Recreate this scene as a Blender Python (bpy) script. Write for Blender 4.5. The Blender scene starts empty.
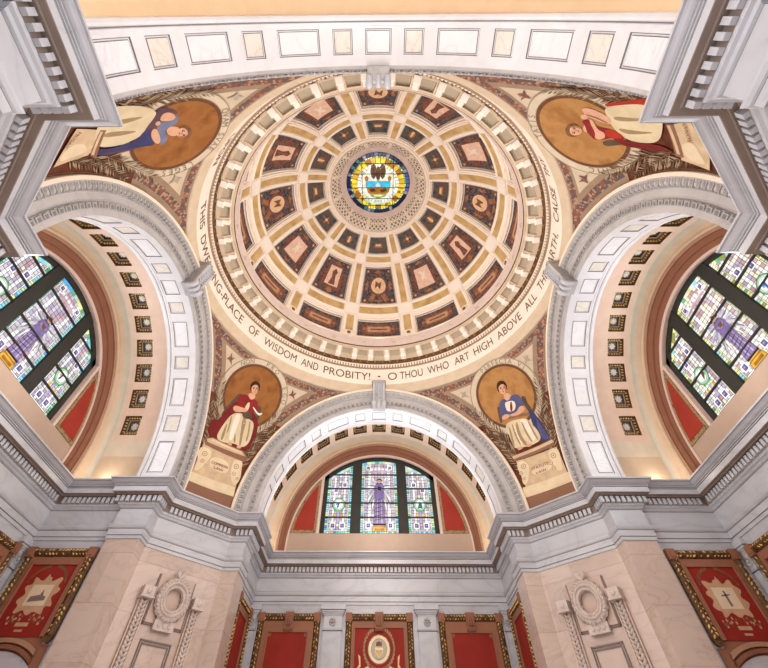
import bpy, bmesh, math, random
from mathutils import Vector, Matrix
from mathutils.geometry import delaunay_2d_cdt

random.seed(7)
U = 6.0            # one plan unit in metres
H = 1.65           # height of plan level 0 above the floor
PI = math.pi
C = bpy.context.scene.collection
sin, cos, rad = math.sin, math.cos, math.radians
FLOOR = -H / U

# ------------------------------------------------------------------ materials
MATS = {}

def _new(name):
    m = bpy.data.materials.new(name)
    m.use_nodes = True
    nt = m.node_tree
    b = nt.nodes['Principled BSDF']
    return m, nt, b

def _ramp(nt, stops):
    r = nt.nodes.new('ShaderNodeValToRGB')
    e = r.color_ramp.elements
    while len(e) < len(stops):
        e.new(0.5)
    for el, (p, c) in zip(e, stops):
        el.position = p
        el.color = (c[0], c[1], c[2], 1)
    return r

def _coord(nt):
    t = nt.nodes.new('ShaderNodeTexCoord')
    return t.outputs['Object']

def plain(name, col, rough=0.6, metal=0.0, var=0.08, scale=3.0):
    """paint or plaster with a faint cloudy variation"""
    m, nt, b = _new(name)
    n = nt.nodes.new('ShaderNodeTexNoise')
    n.inputs['Scale'].default_value = scale
    n.inputs['Detail'].default_value = 5
    nt.links.new(_coord(nt), n.inputs['Vector'])
    lo = tuple(c * (1 - var) for c in col)
    hi = tuple(min(1, c * (1 + var)) for c in col)
    r = _ramp(nt, [(0.3, lo), (0.7, hi)])
    nt.links.new(n.outputs['Fac'], r.inputs['Fac'])
    nt.links.new(r.outputs['Color'], b.inputs['Base Color'])
    b.inputs['Roughness'].default_value = rough
    b.inputs['Metallic'].default_value = metal
    b.inputs['Specular IOR Level'].default_value = 0.18
    MATS[name] = m
    return m

def marble(name, base, vein, scale=0.9, rough=0.3, amount=0.75, cloud=0.06, joints=None):
    m, nt, b = _new(name)
    co = _coord(nt)
    L = nt.links
    n = nt.nodes.new('ShaderNodeTexNoise')
    n.inputs['Scale'].default_value = scale
    n.inputs['Detail'].default_value = 8
    n.inputs['Distortion'].default_value = 1.6
    mp = nt.nodes.new('ShaderNodeMapping')
    mp.inputs['Rotation'].default_value = (0.4, 0.7, 0.5)
    mp.inputs['Scale'].default_value = (1, 1, 2.2)
    L.new(co, mp.inputs['Vector'])
    L.new(mp.outputs['Vector'], n.inputs['Vector'])
    r = _ramp(nt, [(0.40, base), (0.485, tuple(x * (1 - cloud) for x in base)), (0.50, tuple(v * amount + x * (1 - amount) for v, x in zip(vein, base))), (0.515, tuple(x * (1 - cloud) for x in base)), (0.62, base)])
    L.new(n.outputs['Fac'], r.inputs['Fac'])
    n2 = nt.nodes.new('ShaderNodeTexNoise')
    n2.inputs['Scale'].default_value = scale * 0.7
    n2.inputs['Detail'].default_value = 4
    L.new(co, n2.inputs['Vector'])
    r2 = _ramp(nt, [(0.3, (1 - 2.2 * cloud,) * 3), (0.7, (1, 1, 1))])
    L.new(n2.outputs['Fac'], r2.inputs['Fac'])
    mx = nt.nodes.new('ShaderNodeMix')
    mx.data_type = 'RGBA'
    mx.blend_type = 'MULTIPLY'
    mx.inputs['Factor'].default_value = 1
    L.new(r.outputs['Color'], mx.inputs['A'])
    L.new(r2.outputs['Color'], mx.inputs['B'])
    out = mx.outputs['Result']
    if joints:
        sp = nt.nodes.new('ShaderNodeSeparateXYZ')
        L.new(co, sp.inputs[0])
        dv = nt.nodes.new('ShaderNodeMath'); dv.operation = 'DIVIDE'
        dv.inputs[1].default_value = joints
        L.new(sp.outputs['Z'], dv.inputs[0])
        fl = nt.nodes.new('ShaderNodeMath'); fl.operation = 'FLOOR'
        L.new(dv.outputs[0], fl.inputs[0])
        # blocks along the diagonal direction of the course
        ad = nt.nodes.new('ShaderNodeMath'); ad.operation = 'ADD'
        ml = nt.nodes.new('ShaderNodeMath'); ml.operation = 'MULTIPLY'
        ml.inputs[1].default_value = 0.37
        L.new(fl.outputs[0], ml.inputs[0])
        L.new(sp.outputs['X'], ad.inputs[0])
        L.new(ml.outputs[0], ad.inputs[1])
        fx = nt.nodes.new('ShaderNodeMath'); fx.operation = 'FLOOR'
        L.new(ad.outputs[0], fx.inputs[0])
        cb = nt.nodes.new('ShaderNodeCombineXYZ')
        L.new(fx.outputs[0], cb.inputs['X'])
        L.new(fl.outputs[0], cb.inputs['Z'])
        wn = nt.nodes.new('ShaderNodeTexWhiteNoise')
        wn.noise_dimensions = '3D'
        L.new(cb.outputs[0], wn.inputs['Vector'])
        r3 = _ramp(nt, [(0, (0.86, 0.84, 0.82)), (1, (1, 1, 1))])
        L.new(wn.outputs['Value'], r3.inputs['Fac'])
        m3 = nt.nodes.new('ShaderNodeMix'); m3.data_type = 'RGBA'; m3.blend_type = 'MULTIPLY'
        m3.inputs['Factor'].default_value = 1
        L.new(out, m3.inputs['A'])
        L.new(r3.outputs['Color'], m3.inputs['B'])
        fr = nt.nodes.new('ShaderNodeMath'); fr.operation = 'FRACT'
        L.new(dv.outputs[0], fr.inputs[0])
        r4 = _ramp(nt, [(0, (0.86, 0.82, 0.80)), (0.012, (0.86, 0.82, 0.80)), (0.02, (1, 1, 1)), (1, (1, 1, 1))])
        L.new(fr.outputs[0], r4.inputs['Fac'])
        m4 = nt.nodes.new('ShaderNodeMix'); m4.data_type = 'RGBA'; m4.blend_type = 'MULTIPLY'
        m4.inputs['Factor'].default_value = 1
        L.new(m3.outputs['Result'], m4.inputs['A'])
        L.new(r4.outputs['Color'], m4.inputs['B'])
        out = m4.outputs['Result']
    L.new(out, b.inputs['Base Color'])
    b.inputs['Roughness'].default_value = rough
    MATS[name] = m
    return m

def mottle(name, cols, scale=6.0, rough=0.6, metal=0.0, detail=4, vor=False):
    """ornamental paint: patches of several colours"""
    m, nt, b = _new(name)
    if vor:
        n = nt.nodes.new('ShaderNodeTexVoronoi')
        n.inputs['Scale'].default_value = scale
        fac = None
        s = nt.nodes.new('ShaderNodeSeparateColor')
        nt.links.new(_coord(nt), n.inputs['Vector'])
        nt.links.new(n.outputs['Color'], s.inputs[0])
        fac = s.outputs[0]
    else:
        n = nt.nodes.new('ShaderNodeTexNoise')
        n.inputs['Scale'].default_value = scale
        n.inputs['Detail'].default_value = detail
        nt.links.new(_coord(nt), n.inputs['Vector'])
        fac = n.outputs['Fac']
    k = len(cols)
    if vor:
        st = [((i + 0.0) / k, c) for i, c in enumerate(cols)]
    else:
        st = [(0.33 + 0.34 * i / max(1, k - 1), c) for i, c in enumerate(cols)]
    r = _ramp(nt, st)
    if vor:
        r.color_ramp.interpolation = 'CONSTANT'
    nt.links.new(fac, r.inputs['Fac'])
    nt.links.new(r.outputs['Color'], b.inputs['Base Color'])
    b.inputs['Roughness'].default_value = rough
    b.inputs['Metallic'].default_value = metal
    b.inputs['Specular IOR Level'].default_value = 0.18
    MATS[name] = m
    return m

def glass(name, col, strength=1.0, var=0.25, scale=4.0):
    """stained glass with daylight behind it"""
    m, nt, b = _new(name)
    n = nt.nodes.new('ShaderNodeTexNoise')
    n.inputs['Scale'].default_value = scale
    n.inputs['Detail'].default_value = 3
    nt.links.new(_coord(nt), n.inputs['Vector'])
    r = _ramp(nt, [(0.35, tuple(c * (1 - var) for c in col)), (0.65, tuple(min(1, c * (1 + var * 0.5)) for c in col))])
    nt.links.new(n.outputs['Fac'], r.inputs['Fac'])
    b.inputs['Base Color'].default_value = (col[0] * .12, col[1] * .12, col[2] * .12, 1)
    nt.links.new(r.outputs['Color'], b.inputs['Emission Color'])
    b.inputs['Emission Strength'].default_value = strength
    b.inputs['Roughness'].default_value = 0.25
    MATS[name] = m
    return m

marble('white_marble', (0.58, 0.59, 0.635), (0.430, 0.430, 0.473), 0.45, 0.32, 0.55, 0.07)
marble('arch_marble', (0.56, 0.54, 0.54), (0.40, 0.39, 0.41), 0.5, 0.35, 0.55, 0.07)
marble('cyma_marble', (0.47, 0.47, 0.51), (0.360, 0.360, 0.396), 0.45, 0.3, 0.5, 0.07)
marble('bright_marble', (0.77, 0.77, 0.80), (0.68, 0.68, 0.72), 0.6, 0.3, 0.5, 0.04)
marble('panel_marble', (0.82, 0.82, 0.85), (0.66, 0.66, 0.72), 0.9, 0.25, 0.6, 0.03)
marble('beige_marble', (0.80, 0.76, 0.70), (0.60, 0.52, 0.44), 1.2, 0.3, 0.7, 0.05)
marble('grey_marble', (0.504, 0.495, 0.495), (0.306, 0.297, 0.306), 1.2, 0.4, 0.8, 0.07)
marble('pink_marble', (0.638, 0.521, 0.462), (0.504, 0.378, 0.319), 0.7, 0.25, 0.6, 0.05, joints=1.05)
plain('carved_pink', (0.571, 0.491, 0.452), 0.5, 0, 0.1, 6)
plain('plaque_pink', (0.568, 0.447, 0.387), 0.4, 0, 0.06, 2)
plain('groove', (0.25, 0.20, 0.19), 0.8)
plain('line_grey', (0.26, 0.25, 0.27), 0.7)
plain('soffit_shade', (0.30, 0.245, 0.215), 0.7)  # brown shade of the soffit and dentil gaps, put into the colour
plain('joint_shade_line', (0.20, 0.18, 0.18), 0.7)  # dark stone joints, with the shade of the moulding grooves painted in
plain('cream', (0.83, 0.72, 0.60), 0.6, 0, 0.03)
plain('dome_cream', (0.90, 0.80, 0.715), 0.5, 0, 0.02)
plain('dome_white', (0.95, 0.875, 0.81), 0.5, 0, 0.02)
plain('ledge_pink', (0.670, 0.558, 0.521), 0.5, 0, 0.05)
plain('tan', (0.62, 0.51, 0.39), 0.6, 0, 0.06)
plain('drum_tan', (0.64, 0.53, 0.43), 0.6, 0, 0.04)
plain('panel_tan', (0.47, 0.40, 0.31), 0.6, 0, 0.05)
plain('sage', (0.71, 0.63, 0.51), 0.6, 0, 0.04)
plain('vault_pink', (0.76, 0.59, 0.48), 0.6, 0, 0.04)
plain('near_plaster', (0.90, 0.72, 0.50), 0.6, 0, 0.03)
plain('vault_cream', (0.66, 0.52, 0.385), 0.6, 0, 0.04)
plain('terracotta', (0.272, 0.129, 0.082), 0.55, 0, 0.06)
plain('terracotta_light', (0.416, 0.256, 0.176), 0.55, 0, 0.06)
plain('reveal_pink', (0.720, 0.576, 0.522), 0.6, 0, 0.03)
plain('sill_beige', (0.484, 0.374, 0.304), 0.6, 0, 0.03)
plain('red_field', (0.302, 0.040, 0.029), 0.6, 0, 0.12, 1.5)
plain('spandrel_red', (0.368, 0.060, 0.044), 0.6, 0, 0.1, 1.5)
plain('window_frame', (0.055, 0.055, 0.05), 0.5)
plain('lead', (0.03, 0.03, 0.035), 0.5)
mottle('gold_border', [(0.16, 0.11, 0.06), (0.40, 0.30, 0.17), (0.26, 0.18, 0.10)], 14, 0.5)
mottle('gold_leaf', [(0.50, 0.34, 0.16), (0.62, 0.44, 0.22), (0.68, 0.50, 0.28)], 2.2, 0.45)
plain('gilt', (0.72, 0.53, 0.22), 0.35, 0.35, 0.2, 8)
mottle('dark_bronze', [(0.075, 0.04, 0.022), (0.17, 0.095, 0.05), (0.11, 0.06, 0.032)], 10, 0.5)
plain('coffer_tan', (0.42, 0.34, 0.27), 0.6, 0, 0.12, 8)
plain('coffer_floor', (0.20, 0.19, 0.20), 0.6)
plain('coffer_flower', (0.92, 0.88, 0.76), 0.6, 0, 0.06, 8)
plain('cove_sage', (0.60, 0.56, 0.47), 0.6, 0, 0.05)
mottle('bead_brown', [(0.10, 0.06, 0.03), (0.20, 0.12, 0.06)], 9, 0.5)
mottle('floral_band', [(0.15, 0.115, 0.11), (0.28, 0.115, 0.075), (0.42, 0.29, 0.20), (0.12, 0.11, 0.13), (0.22, 0.11, 0.085), (0.34, 0.19, 0.13)], 15.0, 0.6, vor=True)
mottle('panel_ground', [(0.06, 0.075, 0.11), (0.17, 0.075, 0.06), (0.10, 0.11, 0.13), (0.26, 0.15, 0.10), (0.12, 0.14, 0.15), (0.19, 0.09, 0.075), (0.06, 0.07, 0.10), (0.15, 0.125, 0.14)], 13.0, 0.6, vor=True)
mottle('panel_ground_grey', [(0.06, 0.08, 0.10), (0.12, 0.13, 0.14), (0.20, 0.12, 0.08), (0.08, 0.10, 0.12)], 3.5, 0.6)
plain('motif_pink', (0.80, 0.58, 0.47), 0.6, 0, 0.1, 5)
plain('motif_gold', (0.80, 0.57, 0.35), 0.6, 0, 0.1, 5)
plain('motif_orange', (0.38, 0.19, 0.11), 0.6, 0, 0.25, 5)
plain('motif_white', (0.88, 0.76, 0.66), 0.6, 0, 0.1, 5)
mottle('motif_red', [(0.13, 0.06, 0.055), (0.32, 0.15, 0.10), (0.20, 0.09, 0.075), (0.10, 0.09, 0.11)], 8, 0.6)
mottle('border_grey', [(0.30, 0.30, 0.28), (0.46, 0.42, 0.36), (0.24, 0.25, 0.25)], 9, 0.6)
plain('letter_brown', (0.16, 0.11, 0.07), 0.6)
plain('letter_soft', (0.42, 0.36, 0.29), 0.6)
plain('letter_red', (0.24, 0.06, 0.04), 0.6)
plain('ring_letter', (0.24, 0.20, 0.15), 0.6)
plain('mural_cream', (0.607, 0.506, 0.386), 0.6, 0, 0.07, 2.5)
plain('mural_edge', (0.340, 0.246, 0.178), 0.6, 0, 0.08, 2.5)
mottle('mural_wine', [(0.090, 0.030, 0.018), (0.168, 0.054, 0.030), (0.132, 0.066, 0.042)], 2.2, 0.6)
plain('mural_brown', (0.304, 0.168, 0.112), 0.6, 0, 0.03, 2)
mottle('medallion_brown', [(0.234, 0.094, 0.027), (0.343, 0.156, 0.055), (0.289, 0.121, 0.039)], 1.6, 0.6)
mottle('medallion_tan', [(0.340, 0.170, 0.060), (0.459, 0.255, 0.102), (0.391, 0.204, 0.076)], 1.6, 0.6)
plain('medallion_rim', (0.168, 0.077, 0.042), 0.6, 0, 0.15, 4)
plain('medallion_ring', (0.62, 0.53, 0.41), 0.6, 0, 0.07, 3)
plain('ring_line', (0.34, 0.28, 0.21), 0.6)
plain('stone_paint', (0.623, 0.476, 0.320), 0.6, 0, 0.12, 4)
plain('stone_paint_light', (0.739, 0.616, 0.440), 0.6, 0, 0.08, 3)
plain('stone_paint_dark', (0.294, 0.161, 0.105), 0.6, 0, 0.1, 4)
plain('skin', (0.669, 0.396, 0.273), 0.6, 0, 0.08, 6)
plain('skin_shade', (0.400, 0.192, 0.120), 0.6, 0, 0.08, 6)
plain('lips', (0.50, 0.13, 0.10), 0.6)
plain('hair_dark', (0.063, 0.032, 0.017), 0.6, 0, 0.2, 8)
plain('hair_brown', (0.22, 0.11, 0.06), 0.6, 0, 0.2, 8)
plain('cloth_cream', (0.671, 0.568, 0.396), 0.7, 0, 0.1, 2.5)
plain('cloth_cream_shade', (0.375, 0.277, 0.165), 0.7, 0, 0.1, 3)
plain('cloth_crimson', (0.270, 0.034, 0.038), 0.7, 0, 0.15, 3)
plain('cloth_crimson_dark', (0.20, 0.03, 0.03), 0.7, 0, 0.15, 3)
plain('cloth_red', (0.425, 0.051, 0.030), 0.7, 0, 0.15, 3)
plain('cloth_blue', (0.115, 0.115, 0.235), 0.7, 0, 0.15, 3)
plain('cloth_blue_dark', (0.07, 0.07, 0.17), 0.7, 0, 0.15, 3)
plain('cloth_greyblue', (0.200, 0.216, 0.320), 0.7, 0, 0.15, 3)
plain('cloth_white', (0.82, 0.74, 0.64), 0.7, 0, 0.08, 3)
plain('cloth_plum', (0.14, 0.08, 0.11), 0.7, 0, 0.15, 3)
plain('chair_dark', (0.13, 0.09, 0.06), 0.6, 0, 0.2, 4)
plain('book_pink', (0.66, 0.38, 0.28), 0.6, 0, 0.1, 4)
plain('palm_dark', (0.19, 0.125, 0.08), 0.6, 0, 0.2, 4)
plain('palm_light', (0.37, 0.29, 0.20), 0.6, 0, 0.15, 4)
plain('lattice_dark', (0.36, 0.27, 0.20), 0.6)
plain('floor_stone', (0.72, 0.66, 0.60), 0.4, 0, 0.06, 1)
plain('frame_brown', (0.320, 0.160, 0.104), 0.5, 0, 0.06, 3)
plain('sketch_grey', (0.22, 0.18, 0.15), 0.6)
plain('laurel_faint', (0.26, 0.13, 0.07), 0.6, 0, 0.2, 6)
plain('cartouche', (0.525, 0.345, 0.225), 0.6, 0, 0.12, 5)
plain('cartouche_light', (0.680, 0.561, 0.425), 0.6, 0, 0.06, 4)
plain('seal_cream', (0.84, 0.72, 0.52), 0.5, 0, 0.05, 4)
plain('seal_grey', (0.52, 0.46, 0.36), 0.5, 0, 0.1, 8)
plain('bulb_brown', (0.30, 0.16, 0.08), 0.4)
G = {}
for n, c, s in [('aqua', (0.30, 0.66, 0.72), 1.0), ('green', (0.20, 0.50, 0.26), 0.9), ('sky', (0.12, 0.40, 0.70), 1.0), ('navy', (0.015, 0.025, 0.12), 0.6),
                ('lemon', (0.80, 0.78, 0.36), 1.0), ('white', (0.90, 0.90, 0.86), 1.05), ('cream', (0.92, 0.84, 0.70), 1.0), ('rose', (0.62, 0.40, 0.42), 0.9),
                ('lilac', (0.50, 0.43, 0.60), 0.9), ('opal', (0.66, 0.62, 0.68), 0.95), ('rosy', (0.62, 0.50, 0.55), 0.95), ('violet', (0.26, 0.19, 0.40), 0.8), ('purple', (0.38, 0.26, 0.46), 0.85), ('blue', (0.12, 0.14, 0.42), 0.8), ('gold', (0.72, 0.42, 0.06), 1.0),
                ('amber', (0.46, 0.20, 0.03), 0.9), ('yellow', (0.90, 0.66, 0.06), 1.0), ('brown', (0.15, 0.06, 0.02), 0.7), ('bark', (0.22, 0.11, 0.05), 0.7), ('cyan', (0.06, 0.52, 0.72), 1.0),
                ('olive', (0.40, 0.44, 0.14), 0.8), ('mint', (0.60, 0.74, 0.60), 0.95), ('flesh', (0.62, 0.40, 0.30), 0.8), ('smoke', (0.34, 0.32, 0.38), 0.8), ('teal', (0.08, 0.24, 0.22), 0.7)]:
    G[n] = glass('glass_' + n, c, s * 0.92)

# ------------------------------------------------------------------ mesh builder
class MB:
    def __init__(self):
        self.v, self.f, self.mi = [], [], []

    def add(self, pts, faces, mi=0):
        b = len(self.v)
        self.v += [tuple(p) for p in pts]
        for f in faces:
            self.f.append(tuple(b + i for i in f))
            self.mi.append(mi)

    def poly(self, pts, mi=0):
        self.add(pts, [tuple(range(len(pts)))], mi)

    def grid(self, rows, mi=0, close=False, skip=None, mif=None):
        n = len(rows[0])
        b = len(self.v)
        for r in rows:
            self.v += [tuple(p) for p in r]
        for i in range(len(rows) - 1):
            for j in range(n if close else n - 1):
                if skip and skip(i, j):
                    continue
                k = (j + 1) % n
                self.f.append((b + i * n + j, b + i * n + k, b + (i + 1) * n + k, b + (i + 1) * n + j))
                self.mi.append(mif(i, j) if mif else mi)

    def box(self, x0, x1, y0, y1, z0, z1, mi=0, fn=None):
        p = [(x, y, z) for z in (z0, z1) for y in (y0, y1) for x in (x0, x1)]
        if fn:
            p = [fn(*q) for q in p]
        self.add(p, [(0, 2, 3, 1), (4, 5, 7, 6), (0, 1, 5, 4), (2, 6, 7, 3), (0, 4, 6, 2), (1, 3, 7, 5)], mi)

    def prism(self, outline, d0, d1, fn, mi=0, side=None):
        """outline [(a,b)] extruded from depth d0 to d1; fn(a,b,d) -> point"""
        n = len(outline)
        p = [fn(a, b, d0) for a, b in outline] + [fn(a, b, d1) for a, b in outline]
        self.add(p, [tuple(range(n))], mi)
        self.add(p, [tuple(range(n, 2 * n))[::-1]], mi if side is None else side)
        self.add(p, [(i, (i + 1) % n, n + (i + 1) % n, n + i) for i in range(n)], mi if side is None else side)

    def blob(self, c, rx, ry, rz, mi=0, n=6, m=4, fn=None):
        rows = []
        for i in range(m + 1):
            t = PI * i / m
            rows.append([(c[0] + rx * sin(t) * cos(2 * PI * j / n), c[1] + ry * sin(t) * sin(2 * PI * j / n), c[2] + rz * cos(t)) for j in range(n)])
        if fn:
            rows = [[fn(*p) for p in r] for r in rows]
        self.grid(rows, mi, close=True)

    def tube(self, pts, r, mi=0, n=6):
        rows = []
        for i, p in enumerate(pts):
            p = Vector(p)
            a = Vector(pts[max(0, i - 1)])
            b = Vector(pts[min(len(pts) - 1, i + 1)])
            t = (b - a).normalized()
            u = t.orthogonal().normalized() if i == 0 else (u - t * u.dot(t)).normalized()
            w = t.cross(u)
            rr = r[i] if isinstance(r, (list, tuple)) else r
            rows.append([p + (u * cos(2 * PI * k / n) + w * sin(2 * PI * k / n)) * rr for k in range(n)])
        self.grid(rows, mi, close=True)
        self.add(rows[0], [tuple(range(n))], mi)
        self.add(rows[-1], [tuple(range(n))[::-1]], mi)

    def build(self, name, mats, parent=None, org=(0, 0, 0), rot=0, smooth=False):
        me = bpy.data.meshes.new(name)
        o3 = Vector(org)
        me.from_pydata([(Vector(p) - o3) * U for p in self.v], [], self.f)
        ml = mats if isinstance(mats, (list, tuple)) else [mats]
        for m in ml:
            me.materials.append(MATS[m] if isinstance(m, str) else m)
        me.polygons.foreach_set('material_index', self.mi)
        if smooth:
            me.polygons.foreach_set('use_smooth', [True] * len(self.f))
        me.update()
        o = bpy.data.objects.new(name, me)
        C.objects.link(o)
        if parent is not None:
            o.parent = parent
        else:
            o.matrix_world = Matrix.Rotation(rot, 4, 'Z') @ Matrix.Translation((o3.x * U, o3.y * U, o3.z * U + H))
        return o

def thing(name, label, cat, org=(0, 0, 0), rot=0, group=None, mat=None):
    o = bpy.data.objects.new(name, None)
    o.empty_display_size = 0.2
    C.objects.link(o)
    o.matrix_world = mat if mat is not None else Matrix.Rotation(rot, 4, 'Z') @ Matrix.Translation((org[0] * U, org[1] * U, org[2] * U + H))
    tag(o, label, cat, group)
    return o

def tag(o, label=None, cat=None, group=None, kind=None):
    if label: o['label'] = label
    if cat: o['category'] = cat
    if group: o['group'] = group
    if kind: o['kind'] = kind
    return o

def dup(o, mat=None, parent=None, label=None, group=None):
    c = o.copy()
    C.objects.link(c)
    if parent is not None:
        c.parent = parent
    for ch in list(o.children):
        dup(ch, parent=c)
    if mat is not None:
        c.matrix_world = mat @ o.matrix_world
    if label: c['label'] = label
    if group: c['group'] = group
    return c

bpy.context.view_layer.update()
RZ = lambda k: Matrix.Rotation(k * PI / 2, 4, 'Z')
FAR, LEFT, NEAR, RIGHT = 0, 1, 2, 3
# how each side is told apart in words
SIDE = {FAR: 'the end window arch', LEFT: 'the window arch beside the crimson-bodiced woman', RIGHT: 'the window arch beside the blue-cloaked woman', NEAR: 'the arch overhead'}

# ------------------------------------------------------------------ camera (fitted to the photograph)
FPX, PITCH, YAW, ROLL, CXP, CYP = 382.51, 0.9693, -0.0161, -0.0100, 374.43, 276.38
CAM0 = Vector((-0.0044, -1.2425, 0.0))
_r, _u, _f = Vector((1, 0, 0)), Vector((0, -sin(PITCH), cos(PITCH))), Vector((0, cos(PITCH), sin(PITCH)))
_R = Matrix.Rotation(-YAW, 3, 'Z')
_r, _u, _f = _R @ _r, _R @ _u, _R @ _f
RIGHT_V, UP_V = _r * cos(ROLL) - _u * sin(ROLL), _r * sin(ROLL) + _u * cos(ROLL)

def ray(px, py):
    return (RIGHT_V * ((px - CXP) / FPX) + UP_V * ((CYP - py) / FPX) + _f).normalized()

cd = bpy.data.cameras.new('camera')
cam = bpy.data.objects.new('camera', cd)
C.objects.link(cam)
M = Matrix.Identity(4)
for i in range(3):
    M[i][0], M[i][1], M[i][2] = RIGHT_V[i], UP_V[i], -_f[i]
M.translation = Vector((CAM0.x * U, CAM0.y * U, CAM0.z * U + H))
cam.matrix_world = M
cd.sensor_fit = 'HORIZONTAL'
cd.sensor_width = 36
cd.lens = FPX / 768 * 36
cd.shift_x = (384 - CXP) / 768
cd.shift_y = (CYP - 334) / 768
cd.clip_start = 0.05
bpy.context.scene.camera = cam

# ------------------------------------------------------------------ plan of the crossing
W, A, GG, S, X, W1 = 0.6405, 1.015, 0.7724, 1.3318, 1.524, 0.664
QUAD = [(-W1, X), (-W1, S), (-W, S), (-W, A), (-GG, A), (-A, GG), (-A, W), (-S, W), (-S, W1), (-X, W1)]
PATH = []
for k in range(4):
    c_, s_ = round(cos(k * PI / 2)), round(sin(k * PI / 2))
    PATH += [(c_ * x - s_ * y, s_ * x + c_ * y) for x, y in QUAD]
NP = len(PATH)

def offset(i, o):
    """point i of the closed plan path moved o to the right (into the wall), mitred"""
    p0, p1, p2 = (Vector(PATH[(i + d) % NP]) for d in (-1, 0, 1))
    d1, d2 = (p1 - p0).normalized(), (p2 - p1).normalized()
    n1, n2 = Vector((d1.y, -d1.x)), Vector((d2.y, -d2.x))
    b = n1 + n2
    t = b / b.dot(n1)
    q = p1 + t * o
    return q.x, q.y

SH = 0.084    # how far the wall face sits behind the cornice edge
PROFILE = [(0.0860, 0.752), (0.0860, 0.755), (0.079, 0.756), (0.079, 0.768), (0.0805, 0.7685), (0.0805, 0.7705), (0.0765, 0.771), (0.0765, 0.794), (0.0775, 0.7945), (0.0775, 0.7965), (0.073, 0.799), (0.069, 0.806), (0.068, 0.812), (0.080, 0.8125), (0.0815, 0.813), (0.0815, 0.816),
           (0.080, 0.8165), (0.080, 0.8815), (0.0812, 0.882), (0.0812, 0.884), (0.075, 0.887), (0.071, 0.893), (0.064, 0.897), (0.0625, 0.905), (0.0625, 0.936), (0.046, 0.937), (0.044, 0.9405), (0.0285, 0.9405), (0.027, 0.942), (0.0265, 0.9635),
           (0.0280, 0.964), (0.0280, 0.9665), (0.0235, 0.967), (0.0235, 0.9695), (0.0250, 0.970), (0.0250, 0.9725), (0.0205, 0.973), (0.0205, 0.9755), (0.016, 0.977), (0.0115, 0.981), (0.008, 0.986), (0.0035, 0.9905), (0.0045, 0.991), (0.0045, 0.993), (0.0, 0.994), (0.0, 1.0), (0.10, 1.001)]
SEG = []
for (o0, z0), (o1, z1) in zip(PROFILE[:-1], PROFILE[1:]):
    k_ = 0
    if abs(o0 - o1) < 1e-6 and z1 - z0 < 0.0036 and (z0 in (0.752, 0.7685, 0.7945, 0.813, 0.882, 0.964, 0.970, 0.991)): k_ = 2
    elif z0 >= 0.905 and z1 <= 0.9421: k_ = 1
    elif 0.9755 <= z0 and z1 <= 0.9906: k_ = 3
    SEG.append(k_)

def entablature(name, i0, i1, label=None):
    m = MB()
    rows = []
    for i in range(i0, i1 + 1):
        rows.append([(*offset(i, o), z) for o, z in PROFILE])
    def mif(i, j):
        z0, z1 = PROFILE[j][1], PROFILE[j + 1][1]
        return SEG[j]
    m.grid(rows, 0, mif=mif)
    ob = m.build(name, ['white_marble', 'soffit_shade', 'joint_shade_line', 'cyma_marble'])
    tag(ob, kind='structure')
    d = MB()
    for i in range(i0, i1):
        a, b = Vector(offset(i, 0.049)), Vector(offset(i + 1, 0.049))
        a2, b2 = Vector(offset(i, 0.064)), Vector(offset(i + 1, 0.064))
        L = (b - a).length
        def convex(i):
            p0, p1, p2 = (Vector(PATH[(i + q) % NP]) for q in (-1, 0, 1))
            return (p1 - p0).cross(p2 - p1) < -1e-9
        s0, s1 = (0.0235 if convex(i) else 0.018), (0.0235 if convex(i + 1) else 0.018)
        n = int(round((L - s0 - s1 + 0.0095) / 0.0245))
        if n < 1: continue
        t = (b - a) / L
        nn = Vector((t.y, -t.x))
        st = (L - s0 - s1 - 0.015) / max(1, n - 1)
        for k in range(n):
            c = a + t * (s0 + 0.0075 + k * st)
            def fn(x, y, z, c=c, t=t, nn=nn):
                q = c + t * x + nn * y
                return (q.x, q.y, z)
            w = 0.0075
            d.box(-w, w, 0, 0.0145, 0.9065, 0.932, 0, fn)
    for i in range(i0 + 1, i1):      # a tooth on every outer corner
        p0, p1, p2 = (Vector(PATH[(i + q) % NP]) for q in (-1, 0, 1))
        if (p1 - p0).cross(p2 - p1) > -1e-9: continue
        c = Vector(offset(i, 0.0565))
        d.box(c.x - .0075, c.x + .0075, c.y - .0075, c.y + .0075, 0.9065, 0.932)
    d.build('dentil_course', 'white_marble', ob)
    return ob

def wall_strip(name, i0, i1, mats, z0=FLOOR, z1=0.757, o=SH):
    m = MB()
    rows = [[(*offset(i, o), z) for i in range(i0, i1 + 1)] for z in (z0, z1)]
    m.grid(rows)
    ob = m.build(name, mats)
    return tag(ob, kind='structure')

PIERS = ['back_left', 'front_left', 'front_right', 'back_right']
ARMS = ['left', 'front', 'right', 'back']
for k in range(4):
    entablature('trim_%d' % (k + 1), 10 * k + 1, 10 * k + 8)
    wall_strip('wall_' + PIERS[k], 10 * k + 1, 10 * k + 8, 'pink_marble')
    entablature('trim_%d' % (k + 5), 10 * k + 8, 10 * k + 11)
    wall_strip('wall_' + ARMS[k], 10 * k + 8, 10 * k + 11, 'white_marble')
m = MB()
m.box(-1.75, 1.75, -1.75, 1.75, FLOOR - 0.02, FLOOR)
tag(m.build('floor', 'floor_stone'), kind='structure')

# ------------------------------------------------------------------ arches (canonical: the far arm, +y)
RA, ZA = 0.69, 1.02

def arc(r, zc, n=64, low=1.0, a0=-90, a1=90):
    """(x,z) of an arch with straight legs down to z=low"""
    p = []
    if low < zc and a0 == -90: p.append((-r, low))
    for i in range(n + 1):
        t = rad(a0 + (a1 - a0) * i / n)
        p.append((r * sin(t), zc + r * cos(t)))
    if low < zc and a1 == 90: p.append((r, low))
    return p

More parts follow.
